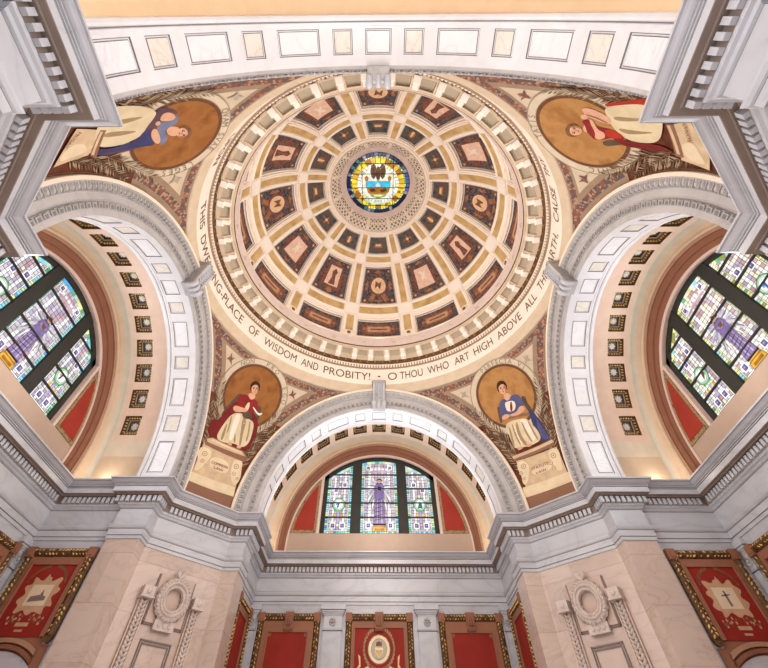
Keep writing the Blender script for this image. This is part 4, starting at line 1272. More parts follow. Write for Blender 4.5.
# ---- blue-cloaked woman (back right pendentive)
a = crop(465, 340, 6.4)
b = crop(465, 410, 6.4)
spec = [
    ('base_strip', None, 'mural_brown', 5.5, b([(384, 566), (706, 450), (735, 520), (395, 640)]), False),
    ('pedestal', None, 'stone_paint', 7, b([(330, 330), (590, 235), (660, 400), (395, 500)]), False),
    ('pedestal', None, 'stone_paint_light', 7.4, b([(372, 500), (668, 395), (704, 452), (388, 566)]), False),
    ('pedestal', None, 'stone_paint_light', 7.6, b([(428, 372), (548, 328), (568, 380), (440, 428)]), True),
    ('pedestal', 'carved_scroll', 'stone_paint_light', 8, b([(335, 335), (385, 325), (415, 360), (415, 420), (400, 480), (375, 480), (365, 420), (340, 380)]), True),
    ('pedestal', 'carved_scroll#2', 'stone_paint_light', 8, b([(530, 265), (590, 240), (615, 280), (620, 330), (635, 380), (600, 395), (570, 350), (545, 310)]), True),
    ('pedestal', 'carved_scroll', 'stone_paint_dark', 8.6, b([(395.8, 362.0), (392.5, 372.0), (384.0, 378.2), (373.5, 378.2), (365.0, 372.0), (361.8, 362.0), (365.0, 352.0), (373.5, 345.8), (384.0, 345.8), (392.5, 352.0)]), False),
    ('pedestal', 'carved_scroll', 'stone_paint_light', 8.8, b([(392.4, 362.0), (389.8, 370.0), (383.0, 374.9), (374.5, 374.9), (367.7, 370.0), (365.2, 362.0), (367.7, 354.0), (374.5, 349.1), (383.0, 349.1), (389.8, 354.0)]), False),
    ('pedestal', 'carved_scroll', 'stone_paint_dark', 9.1, b([(383.5, 362.0), (382.6, 364.8), (380.2, 366.5), (377.3, 366.5), (374.9, 364.8), (374.0, 362.0), (374.9, 359.2), (377.3, 357.5), (380.2, 357.5), (382.6, 359.2)]), False),
    ('pedestal', 'carved_scroll', 'stone_paint_dark', 8.6, b([(375.8, 408.0), (373.3, 415.6), (366.8, 420.4), (358.7, 420.4), (352.2, 415.6), (349.8, 408.0), (352.2, 400.4), (358.7, 395.6), (366.8, 395.6), (373.3, 400.4)]), False),
    ('pedestal', 'carved_scroll', 'stone_paint_light', 8.8, b([(373.1, 408.0), (371.2, 414.1), (366.0, 417.9), (359.5, 417.9), (354.3, 414.1), (352.4, 408.0), (354.3, 401.9), (359.5, 398.1), (366.0, 398.1), (371.2, 401.9)]), False),
    ('pedestal', 'carved_scroll', 'stone_paint_dark', 9.1, b([(366.4, 408.0), (365.7, 410.1), (363.9, 411.5), (361.6, 411.5), (359.8, 410.1), (359.1, 408.0), (359.8, 405.9), (361.6, 404.5), (363.9, 404.5), (365.7, 405.9)]), False),
    ('pedestal', 'carved_scroll', 'stone_paint_dark', 8.6, b([(395.8, 440.0), (393.6, 446.5), (388.1, 450.5), (381.4, 450.5), (375.9, 446.5), (373.8, 440.0), (375.9, 433.5), (381.4, 429.5), (388.1, 429.5), (393.6, 433.5)]), False),
    ('pedestal', 'carved_scroll', 'stone_paint_light', 8.8, b([(393.6, 440.0), (391.9, 445.2), (387.5, 448.4), (382.0, 448.4), (377.6, 445.2), (376.0, 440.0), (377.6, 434.8), (382.0, 431.6), (387.5, 431.6), (391.9, 434.8)]), False),
    ('pedestal', 'carved_scroll', 'stone_paint_dark', 9.1, b([(387.8, 440.0), (387.2, 441.8), (385.7, 442.9), (383.8, 442.9), (382.3, 441.8), (381.7, 440.0), (382.3, 438.2), (383.8, 437.1), (385.7, 437.1), (387.2, 438.2)]), False),
    ('pedestal', 'carved_scroll#2', 'stone_paint_dark', 8.6, b([(588.0, 293.5), (584.8, 303.5), (576.3, 309.7), (565.7, 309.7), (557.2, 303.5), (554.0, 293.5), (557.2, 283.5), (565.7, 277.3), (576.3, 277.3), (584.8, 283.5)]), False),
    ('pedestal', 'carved_scroll#2', 'stone_paint_light', 8.8, b([(584.6, 293.5), (582.0, 301.5), (575.2, 306.4), (566.8, 306.4), (560.0, 301.5), (557.4, 293.5), (560.0, 285.5), (566.8, 280.6), (575.2, 280.6), (582.0, 285.5)]), False),
    ('pedestal', 'carved_scroll#2', 'stone_paint_dark', 9.1, b([(575.8, 293.5), (574.9, 296.3), (572.5, 298.0), (569.5, 298.0), (567.1, 296.3), (566.2, 293.5), (567.1, 290.7), (569.5, 289.0), (572.5, 289.0), (574.9, 290.7)]), False),
    ('pedestal', 'carved_scroll#2', 'stone_paint_dark', 8.6, b([(568.0, 339.5), (565.5, 347.1), (559.0, 351.9), (551.0, 351.9), (544.5, 347.1), (542.0, 339.5), (544.5, 331.9), (551.0, 327.1), (559.0, 327.1), (565.5, 331.9)]), False),
    ('pedestal', 'carved_scroll#2', 'stone_paint_light', 8.8, b([(565.4, 339.5), (563.4, 345.6), (558.2, 349.4), (551.8, 349.4), (546.6, 345.6), (544.6, 339.5), (546.6, 333.4), (551.8, 329.6), (558.2, 329.6), (563.4, 333.4)]), False),
    ('pedestal', 'carved_scroll#2', 'stone_paint_dark', 9.1, b([(558.6, 339.5), (557.9, 341.6), (556.1, 343.0), (553.9, 343.0), (552.1, 341.6), (551.4, 339.5), (552.1, 337.4), (553.9, 336.0), (556.1, 336.0), (557.9, 337.4)]), False),
    ('pedestal', 'carved_scroll#2', 'stone_paint_dark', 8.6, b([(588.0, 371.5), (585.9, 378.0), (580.4, 382.0), (573.6, 382.0), (568.1, 378.0), (566.0, 371.5), (568.1, 365.0), (573.6, 361.0), (580.4, 361.0), (585.9, 365.0)]), False),
    ('pedestal', 'carved_scroll#2', 'stone_paint_light', 8.8, b([(585.8, 371.5), (584.1, 376.7), (579.7, 379.9), (574.3, 379.9), (569.9, 376.7), (568.2, 371.5), (569.9, 366.3), (574.3, 363.1), (579.7, 363.1), (584.1, 366.3)]), False),
    ('pedestal', 'carved_scroll#2', 'stone_paint_dark', 9.1, b([(580.1, 371.5), (579.5, 373.3), (578.0, 374.4), (576.0, 374.4), (574.5, 373.3), (573.9, 371.5), (574.5, 369.7), (576.0, 368.6), (578.0, 368.6), (579.5, 369.7)]), False),
    ('pedestal', 'top_slab', 'stone_paint_dark', 8, b([(298, 298), (560, 186), (578, 206), (570, 232), (322, 332)]), False),
    ('pedestal', 'top_slab', 'stone_paint', 8.5, b([(304, 300), (562, 190), (574, 206), (316, 316)]), False),
    ('woman', None, 'skin', 8, a([(250, 345), (290, 338), (302, 372), (275, 392), (252, 375)]), True),
    ('chair', None, 'chair_dark', 6.4, a([(350, 365), (390, 355), (400, 400), (440, 450), (480, 520), (450, 520)]), True),
    ('chair_arm', None, 'chair_dark', 6.4, a([(205, 430), (225, 425), (245, 520), (230, 545)]), True),
    ('woman', 'blue_cloak', 'cloth_blue_dark', 6.6, a([(400, 430), (460, 480), (510, 560), (560, 640), (480, 660), (430, 520)]), True),
    ('woman', 'blue_cloak', 'cloth_blue', 7.0, a([(455, 490), (500, 560), (555, 635), (500, 640), (470, 570)]), True),
    ('woman', 'cream_skirt', 'cloth_cream', 7.4, b([(258, 95), (300, 70), (345, 60), (395, 50), (430, 90), (470, 130), (496, 190), (440, 225), (380, 240), (320, 252), (300, 200), (280, 150)]), True),
    ('woman', 'cream_skirt', 'cloth_white', 7.8, b([(350, 62), (392, 56), (440, 120), (460, 190), (430, 200), (380, 130)]), True),
    ('woman', 'cream_skirt', 'cloth_cream_shade', 8.0, b([(325, 80), (340, 78), (360, 160), (410, 225), (385, 232), (340, 160)]), True),
    ('woman', 'cream_skirt', 'cloth_cream_shade', 8.0, b([(280, 110), (292, 108), (325, 235), (312, 240)]), True),
    ('woman', 'cream_skirt', 'cloth_cream_shade', 8.0, b([(300, 90), (308, 88), (335, 160), (365, 225), (355, 228), (322, 165)]), True),
    ('woman', 'cream_skirt', 'cloth_cream_shade', 8.0, b([(360, 75), (368, 74), (400, 140), (440, 205), (430, 210), (390, 148)]), True),
    ('woman', 'cream_skirt', 'cloth_cream_shade', 8.0, b([(400, 66), (408, 66), (455, 150), (478, 190), (468, 194), (440, 150)]), True),
    ('woman', 'cream_skirt', 'cloth_white', 8.0, b([(312, 100), (320, 98), (345, 170), (372, 222), (366, 224), (335, 175)]), True),
    ('woman', 'foot#2', 'skin', 7.8, b([(340, 240), (372, 230), (375, 250), (342, 262)]), True),
    ('woman', 'foot#3', 'skin', 7.8, b([(398, 222), (430, 212), (432, 232), (402, 240)]), True),
    ('woman', 'blue_bodice', 'cloth_blue', 8.0, a([(222, 402), (250, 372), (275, 395), (300, 352), (345, 345), (378, 400), (385, 420), (350, 440), (330, 470), (262, 480), (238, 500), (222, 450)]), True),
    ('woman', 'blue_bodice', 'cloth_white', 8.6, a([(258, 400), (280, 392), (318, 388), (330, 420), (320, 455), (275, 460), (262, 430)]), True),
    ('woman', 'blue_bodice', 'cloth_crimson', 8.8, a([(292, 395), (304, 394), (310, 455), (292, 458)]), True),
    ('woman', 'arm#4', 'skin', 8.9, a([(350, 425), (380, 420), (388, 450), (350, 480), (300, 492), (290, 478), (335, 462)]), True),
    ('woman', 'arm#5', 'skin', 8.9, a([(240, 490), (262, 474), (290, 478), (290, 495), (255, 512), (240, 510)]), True),
    ('open_book', None, 'stone_paint_dark', 8.7, a([(268, 490), (350, 468), (418, 466), (422, 484), (350, 490), (280, 512)]), True),
] + head(a, 243, 310, 27, 36, -14, 'hair_dark')
spec = sorted(spec, key=lambda s: 0 if s[1] is None else 1)
make_mural(0, 'mural of a blue-cloaked woman reading, seated on the Statute Law pedestal', 'medallion_tan', spec,
           [('PERFECTA', 12, 1.25, 8), ('VI', 62, 1.25, 9)],
           [('STATUTE', b([(432, 382)])[0], b([(540, 340)])[0], 0.62), ('LAW', b([(462, 406)])[0], b([(528, 382)])[0], 0.55)])

# ---- grey-blue dressed woman (front left pendentive); up is towards the dome, to the side in the photo
a = crop(100, 80, 5.908)
spec = [
    ('pedestal', None, 'stone_paint', 7, crop(30, 80, 3.84)([(265, 185), (225, 280), (80, 330), (120, 260), (170, 180)]), False),
    ('pedestal', 'carved_scroll', 'stone_paint_light', 8, crop(30, 80, 3.84)([(165, 235), (205, 240), (210, 270), (150, 290), (100, 310), (110, 275)]), True),
    ('pedestal', 'top_slab', 'stone_paint_dark', 8, crop(30, 80, 3.84)([(262, 185), (285, 185), (245, 295), (222, 282)]), False),
    ('pedestal', 'top_slab', 'stone_paint', 8.4, crop(30, 80, 3.84)([(262, 190), (272, 190), (236, 282), (226, 280)]), False),
    ('woman', None, 'skin', 8, a([(430, 262), (468, 275), (470, 300), (435, 325), (400, 318), (380, 290), (400, 268)]), True),
    ('woman', 'cream_skirt', 'cloth_cream', 7.4, a([(60, 145), (160, 138), (260, 145), (330, 175), (310, 215), (265, 270), (240, 315), (180, 350), (100, 380), (-20, 390), (-50, 340), (-20, 240)]), True),
    ('woman', 'cream_skirt', 'cloth_cream_shade', 7.9, a([(40, 235), (150, 215), (270, 200), (150, 245), (40, 262)]), True),
    ('woman', 'cream_skirt', 'cloth_cream_shade', 7.9, a([(20, 300), (120, 290), (230, 290), (120, 318), (0, 330)]), True),
    ('woman', 'plum_cloak', 'cloth_plum', 7.1, a([(330, 160), (370, 150), (440, 165), (455, 190), (400, 200), (330, 250), (300, 280), (280, 330), (270, 370), (200, 400), (90, 425), (-60, 440), (-60, 400), (80, 395), (200, 350), (250, 310), (280, 250)]), True),
    ('woman', 'blue_drape', 'cloth_blue_dark', 7.6, a([(250, 290), (300, 275), (300, 340), (320, 375), (240, 385), (140, 400), (0, 430), (-80, 440), (-80, 420), (100, 385), (210, 345)]), True),
    ('woman', 'greyblue_bodice', 'cloth_greyblue', 8.4, a([(325, 260), (345, 240), (400, 232), (440, 195), (458, 215), (450, 240), (420, 262), (385, 275), (372, 300), (400, 325), (370, 370), (345, 375), (335, 350), (345, 320), (330, 290)]), True),
    ('woman', 'arm#2', 'skin', 8.8, a([(345, 215), (365, 185), (400, 178), (430, 190), (440, 210), (420, 228), (385, 232), (350, 232)]), True),
    ('woman', 'arm#3', 'skin', 8.8, a([(300, 280), (325, 275), (345, 320), (350, 355), (330, 372), (300, 345), (290, 310)]), True),
    ('woman', 'arm#4', 'skin', 8.8, a([(315, 240), (345, 228), (350, 250), (322, 262)]), True),
] + head(a, 482, 302, 32, 38, 82, 'hair_brown')
spec = sorted(spec, key=lambda s: 0 if s[1] is None else 1)
make_mural(2, 'mural of a woman in a grey-blue bodice, part hidden behind a near cornice', 'medallion_brown', spec,
           [('QVAM SVAE', -20, 1.25, 8), ('LEGES', 62, 1.25, 9)],
           [('MOSAIC', crop(30, 80, 3.84)([(180, 190)])[0], crop(30, 80, 3.84)([(118, 258)])[0], 0.62)])

# ---- red-robed woman with tablets (front right pendentive)
a = crop(530, 80, 5.908)
c = crop(530, 70, 3.84)
spec = [
    ('pedestal', None, 'stone_paint', 7, c([(560, 200), (625, 190), (700, 330), (700, 380), (590, 340)]), False),
    ('pedestal', 'carved_scroll', 'stone_paint_light', 8, c([(590, 275), (640, 270), (665, 320), (690, 360), (630, 345), (595, 310)]), True),
    ('pedestal', 'top_slab', 'stone_paint_dark', 8, c([(530, 200), (560, 200), (600, 330), (568, 325)]), False),
    ('pedestal', 'top_slab', 'stone_paint', 8.4, c([(534, 204), (546, 204), (586, 318), (574, 316)]), False),
    ('woman', None, 'skin', 8, a([(318, 268), (345, 240), (360, 265), (358, 296), (330, 300)]), True),
    ('chair', None, 'chair_dark', 6.4, a([(430, 355), (500, 340), (580, 370), (520, 378), (450, 385)]), True),
    ('woman', 'red_cloak', 'cloth_red', 7.0, a([(440, 130), (560, 112), (680, 95), (740, 100), (740, 140), (600, 128), (470, 150)]), True),
    ('woman', 'cloak_hem', 'cloth_crimson_dark', 7.0, a([(480, 320), (580, 350), (700, 365), (800, 380), (860, 420), (760, 405), (640, 395), (540, 375)]), True),
    ('woman', 'cream_skirt', 'cloth_cream', 7.4, a([(445, 150), (560, 132), (700, 130), (790, 180), (800, 280), (770, 365), (640, 360), (560, 330), (490, 262), (460, 200)]), True),
    ('woman', 'cream_skirt', 'cloth_cream_shade', 7.9, a([(500, 200), (620, 215), (760, 215), (620, 235), (510, 230)]), True),
    ('woman', 'cream_skirt', 'cloth_cream_shade', 7.9, a([(520, 270), (630, 290), (770, 300), (640, 312), (560, 305)]), True),
    ('woman', 'red_bodice', 'cloth_crimson', 8.2, a([(310, 230), (350, 220), (372, 250), (420, 268), (500, 285), (570, 325), (560, 345), (490, 330), (440, 345), (390, 345), (365, 320), (345, 300), (335, 262)]), True),
    ('woman', 'red_bodice', 'cloth_red', 8.5, a([(450, 275), (520, 292), (575, 330), (500, 335), (455, 320)]), True),
    ('stone_tablets', None, 'book_pink', 8.6, a([(305, 160), (350, 150), (440, 185), (490, 222), (485, 258), (400, 225), (345, 205)]), True),
    ('stone_tablets', None, 'stone_paint_dark', 8.9, a([(340, 190), (400, 205), (470, 240), (465, 246), (395, 215), (340, 198)]), False),
    ('woman', 'arm#2', 'skin', 9.1, a([(358, 222), (380, 222), (405, 280), (450, 300), (456, 330), (420, 345), (390, 335), (395, 300), (370, 255)]), True),
    ('woman', 'arm#3', 'skin', 9.1, a([(305, 195), (335, 190), (355, 205), (345, 222), (312, 222)]), True),
] + head(a, 272, 288, 32, 40, -84, 'hair_brown')
spec = sorted(spec, key=lambda s: 0 if s[1] is None else 1)
make_mural(3, 'mural of a red-robed woman holding tablets, part hidden behind a near cornice', 'medallion_tan', spec,
           [('TATIS', 22, 1.25, 8), ('HIC', -84, 1.25, 9)],
           [('ROMAN', c([(628, 265)])[0], c([(602, 190)])[0], 0.62)])

# ------------------------------------------------------------------ drum with the inscription
def lathe(m, prof, n=144, mis=None, a0=0, a1=2 * PI):
    rows = [[(r * cos(a0 + (a1 - a0) * i / n), r * sin(a0 + (a1 - a0) * i / n), z) for i in range(n + (0 if abs(a1 - a0 - 2 * PI) < 1e-6 else 1))] for r, z in prof]
    m.grid(rows, close=abs(a1 - a0 - 2 * PI) < 1e-6, mif=(lambda i, j: mis[i]) if mis else None)

m = MB()
prof = [(1.085, 1.838), (1.074, 1.836), (1.066, 1.846), (1.064, 1.862), (1.056, 1.876), (1.052, 1.896), (1.0475, 1.903)]
lathe(m, prof, mis=[0] * 6)
drum = tag(m.build('trim_13', ['tan', 'mural_edge'], smooth=True), kind='structure')
m = MB()
lathe(m, [(1.0475, 1.903), (1.046, 1.935), (1.042, 2.03), (1.041, 2.045)])
m.build('inscription_band', 'dome_cream', drum, smooth=True)
def put_word(m, s, az0, az1, zc_=1.977, h=0.068):
    vs, fs, w = text_mesh(s)
    k = h / 0.70
    out = []
    for x, y in vs:
        az = rad(az0 + (az1 - az0) * x / w)
        z = zc_ - h / 2 + y * k
        r = 1.0475 - (z - 1.903) * (0.0065 / 0.142) - 0.0015
        out.append((r * cos(az), r * sin(az), z))
    m.add(out, fs)
m = MB()
for s, a0, a1 in [('O', 86.2, 82.4), ('THOU', 81.1, 71.5), ('WHO', 69.4, 60.2), ('ART', 57.6, 50.9), ('HIGH', 48.7, 39.8), ('ABOVE', 37.2, 24.2), ('ALL', 21.2, 14.4), ('THE', 11.6, 4.9), ('EARTH,', 3.2, -10.6), ('CAUSE', -14.6, -26.5),
                  ('THY', -30, -37), ('UPON', 226, 215),
                  ('THIS', 201.8, 192.8), ('DWELLING-PLACE', 189.8, 152.8), ('OF', 149.0, 144.2), ('WISDOM', 141.0, 125.6), ('AND', 123.2, 115.8), ('PROBITY!', 113.4, 93.6)]:
    put_word(m, s, a0, a1)
dot = [(1.042 * cos(rad(89.9) + 0.0095 * cos(t)), 1.042 * sin(rad(89.9) + 0.0075 * cos(t)), 1.977 + 0.0078 * sin(t)) for t in [2 * PI * i / 14 for i in range(14)]]
m.poly(dot)
m.build('inscription_lettering', 'letter_brown', drum)
m = MB()   # pale tooth course
lathe(m, [(1.041, 2.045), (1.034, 2.046), (1.034, 2.050), (1.031, 2.051), (1.029, 2.076), (1.0255, 2.077), (1.0255, 2.083)], mis=[1, 1, 1, 1, 0, 0])
for i in range(300):
    a0 = 2 * PI * (i + 0.2) / 300; a1 = 2 * PI * (i + 0.78) / 300
    p = [(r * cos(q), r * sin(q), z) for z in (2.052, 2.075) for r in (1.0300, 1.0225) for q in (a0, a1)]
    m.add(p, [(2, 3, 7, 6), (0, 2, 6, 4), (1, 5, 7, 3), (0, 1, 3, 2), (4, 6, 7, 5)], 0)
m.build('tooth_course', ['dome_cream', 'lattice_dark'], drum)
m = MB()   # dark course with gilt beads
lathe(m, [(1.0255, 2.083), (1.021, 2.086), (1.017, 2.115), (1.019, 2.119), (1.016, 2.123)], mis=[0, 0, 1, 1])
for i in range(110):
    q = 2 * PI * i / 110
    rr, zz = 1.0175, 2.101
    m.blob((rr * cos(q), rr * sin(q), zz), 0.0075, 0.0075, 0.007, 2, 6, 4)
m.build('beaded_course', ['bead_brown', 'tan', 'gold_border'], drum)
m = MB()   # soffit ring with 48 brackets and sunk panels
NB = 48
# sunk panel soffit
lathe(m, [(1.016, 2.123), (1.010, 2.124)], 144, [1])
lathe(m, [(0.936, 2.158), (0.930, 2.158), (0.930, 2.168), (0.925, 2.170)], 144, [1, 1, 1])
def ringp(r, q, z): return (r * cos(q), r * sin(q), z)
zs = lambda r: 2.124 + (1.010 - r) * (2.158 - 2.124) / (1.010 - 0.936)
for i in range(NB):
    q0, q1 = 2 * PI * (i - 0.5) / NB, 2 * PI * (i + 0.5) / NB
    qa, qb = q0 + 0.026, q1 - 0.026
    def cell(ro, ri, qq0, qq1, dz):
        n = 4
        return [[ringp(ro, qq0 + (qq1 - qq0) * j / n, zs(ro) + dz) for j in range(n + 1)], [ringp(ri, qq0 + (qq1 - qq0) * j / n, zs(ri) + dz) for j in range(n + 1)]]
    # frame around the sunk panel
    m.grid(cell(1.010, 0.936, q0, qa, 0), 0); m.grid(cell(1.010, 0.936, qb, q1, 0), 0)
    m.grid(cell(1.010, 1.002, qa, qb, 0), 0); m.grid(cell(0.946, 0.936, qa, qb, 0), 0)
    o4 = [ringp(1.002, qa, zs(1.002)), ringp(1.002, qb, zs(1.002)), ringp(0.946, qb, zs(0.946)), ringp(0.946, qa, zs(0.946))]
    i4 = [ringp(0.999, qa + .003, zs(1.0) + .018), ringp(0.999, qb - .003, zs(1.0) + .018), ringp(0.949, qb - .003, zs(0.949) + .018), ringp(0.949, qa + .003, zs(0.949) + .018)]
    m.grid([o4, i4], 1, close=True)
    m.poly(i4, 2)
m.build('soffit_panels', ['drum_tan', 'tan', 'panel_tan'], drum)
m = MB()
for i in range(NB):
    q = 2 * PI * (i + 0.5) / NB
    def fn(x, y, z, q=q):
        r = y
        return (r * cos(q) - x * sin(q), r * sin(q) + x * cos(q), z)
    m.box(-0.019, 0.019, 0.978, 1.012, 2.108, 2.146, 0, fn)
    m.box(-0.015, 0.015, 0.940, 0.980, 2.130, 2.160, 0, fn)
    m.tube([fn(-0.019, 0.976, 2.113), fn(0.019, 0.976, 2.113)], 0.006, 0, 8)
m.build('bracket_course', 'dome_white', drum)
m = MB()   # dark line, ledge facing and the ledge itself
lathe(m, [(0.925, 2.170), (0.9265, 2.172), (0.9265, 2.178), (0.922, 2.179), (0.921, 2.184), (0.913, 2.236), (0.915, 2.24), (0.910, 2.243), (0.910, 2.252), (0.990, 2.254)], mis=[1, 1, 1, 0, 0, 0, 0, 0, 0])
for i in range(24):
    q = 2 * PI * (i + 0.5) / 24
    for s in (-1, 0, 1):
        m.blob((0.917 * cos(q + s * .012), 0.917 * sin(q + s * .012), 2.208 + (0.006 if s == 0 else 0)), 0.006, 0.006, 0.010, 2, 6, 4)
m.build('dome_ledge', ['ledge_pink', 'bead_brown', 'tan'], drum)

# ------------------------------------------------------------------ coffered dome
RD, ZD = 0.97, 2.25
def dome(az, el, dr=0.0):
    r = RD + dr
    return (r * cos(el) * cos(az), r * cos(el) * sin(az), ZD + r * sin(el))
ROWS = {'low': (4.8, 16.2, 11.4, 11.4, 6.2, 14.9, 10.4, 10.4), 'mid': (24.4, 46.4, 11.3, 10.5, 25.8, 45.0, 9.9, 9.0), 'small': (52.5, 62.6, 10.0, 9.8, 53.6, 61.7, 8.7, 8.2)}
els = [-4, 4.8, 16.2, 18.0, 24.4, 47.2 - 0.8, 47.4, 52.5, 62.6, 63.6]
els = sorted(set([-4.0, 4.8, 10.5, 16.2, 20.3, 24.4, 29.9, 35.4, 40.9, 46.4, 49.5, 52.5, 57.5, 62.6, 63.6]))
shell = MB()
for i in range(12):
    c0 = rad(90 + 30 * i)
    for e0, e1 in zip(els[:-1], els[1:]):
        row = next((r for r in ROWS.values() if r[0] - 1e-6 <= e0 and e1 <= r[1] + 1e-6), None)
        if row is None:
            a_ = [rad(-15 + 30 * j / 6) for j in range(7)]
            shell.grid([[dome(c0 + q, rad(e)) for q in a_] for e in (e0, e1)])
        else:
            f0, f1 = [(e - row[0]) / (row[1] - row[0]) for e in (e0, e1)]
            for s in (-1, 1):
                h0, h1 = [row[2] + (row[3] - row[2]) * f for f in (f0, f1)]
                shell.grid([[dome(c0 + s * rad(h + (15 - h) * j / 2), rad(e)) for j in range(3)] for h, e in ((h0, e0), (h1, e1))])
dm = tag(shell.build('ceiling_dome', 'dome_cream'), kind='structure')
inl, rails, sqs = MB(), MB(), MB()
def patch(m, a0, a1, a2, a3, e0, e1, dr, mi=0, n=6):
    """az limits a0..a1 at e0 and a2..a3 at e1"""
    ne = max(2, int((e1 - e0) / 4))
    rows = []
    for j in range(ne + 1):
        f = j / ne
        l, r = a0 + (a2 - a0) * f, a1 + (a3 - a1) * f
        rows.append([dome(rad(l + (r - l) * i / n), rad(e0 + (e1 - e0) * f), dr) for i in range(n + 1)])
    m.grid(rows, mi)
def rail(m, a0, e0, a1, e1, w, dr=-0.008):
    """raised moulding between two dome points"""
    n = 10
    pts = [(a0 + (a1 - a0) * i / n, e0 + (e1 - e0) * i / n) for i in range(n + 1)]
    rows = [[], [], [], []]
    horiz = abs(e1 - e0) < 1e-6
    for a_, e in pts:
        for q, (s, d) in enumerate(((-1, 0.002), (-0.8, dr), (0.8, dr), (1, 0.002))):
            if horiz: rows[q].append(dome(rad(a_), rad(e + s * w), d))
            else: rows[q].append(dome(rad(a_ + s * w / cos(rad(e))), rad(e), d))
    m.grid(rows)
for i in range(12):
    rc = 105 + 30 * i
    cc = 90 + 30 * i
    for e0, e1, h0, h1 in ((7.6, 16.9, 1.85, 1.85), (24.5, 46.6, 1.75, 2.0), (52.6, 62.8, 2.2, 2.6)):
        patch(inl, rc - h0, rc + h0, rc - h1, rc + h1, e0, e1, -0.002)
        for s in (-1, 1):
            rail(rails, rc + s * (h0 + .75), e0 - .3, rc + s * (h1 + .75 / cos(rad(e1)) ** .5), e1 + .3, 0.42)
    for e0, e1, h in ((19.0, 22.7, 10.7), (48.4, 51.2, 10.3)):
        patch(inl, cc - h, cc + h, cc - h, cc + h, e0, e1, -0.002, 0, 12)
        for e in (e0 - .62, e1 + .62):
            rail(rails, cc - h - .3, e, cc + h + .3, e, 0.42)
    for e0, e1, h in ((18.0, 23.7, 3.6), (47.5, 52.1, 4.0)):
        patch(sqs, rc - h, rc + h, rc - h, rc + h, e0, e1, -0.006)
inl.build('gilt_inlay', 'gold_leaf', dm)
rails.build('rib_moulding', 'dome_white', dm)
sqs.build('crossing_block', 'dome_white', dm)

def curved(m, loop, fn, mi, step):
    """fill a loop in (u, v) with small triangles so that it follows a curved surface"""
    ll = []
    for i in range(len(loop)):
        p, q = loop[i], loop[(i + 1) % len(loop)]
        kk = max(1, int(math.hypot(q[0] - p[0], q[1] - p[1]) / step))
        ll += [(p[0] + (q[0] - p[0]) * j / kk, p[1] + (q[1] - p[1]) * j / kk) for j in range(kk)]
    n = len(ll)
    pts = [Vector(p) for p in ll]
    def inside(x, y):
        c = False
        for i in range(n):
            x1, y1 = ll[i]; x2, y2 = ll[(i + 1) % n]
            if (y1 > y) != (y2 > y) and x < (x2 - x1) * (y - y1) / (y2 - y1) + x1: c = not c
        return c
    x = min(p[0] for p in ll) + step * .41
    while x < max(p[0] for p in ll):
        y = min(p[1] for p in ll) + step * .37
        while y < max(p[1] for p in ll):
            if inside(x, y): pts.append(Vector((x, y)))
            y += step
        x += step
    v, e, f, *_ = delaunay_2d_cdt(pts, [(i, (i + 1) % n) for i in range(n)], [], 1, 1e-6)
    m.add([fn(p.x, p.y) for p in v], [tuple(t) for t in f], mi)

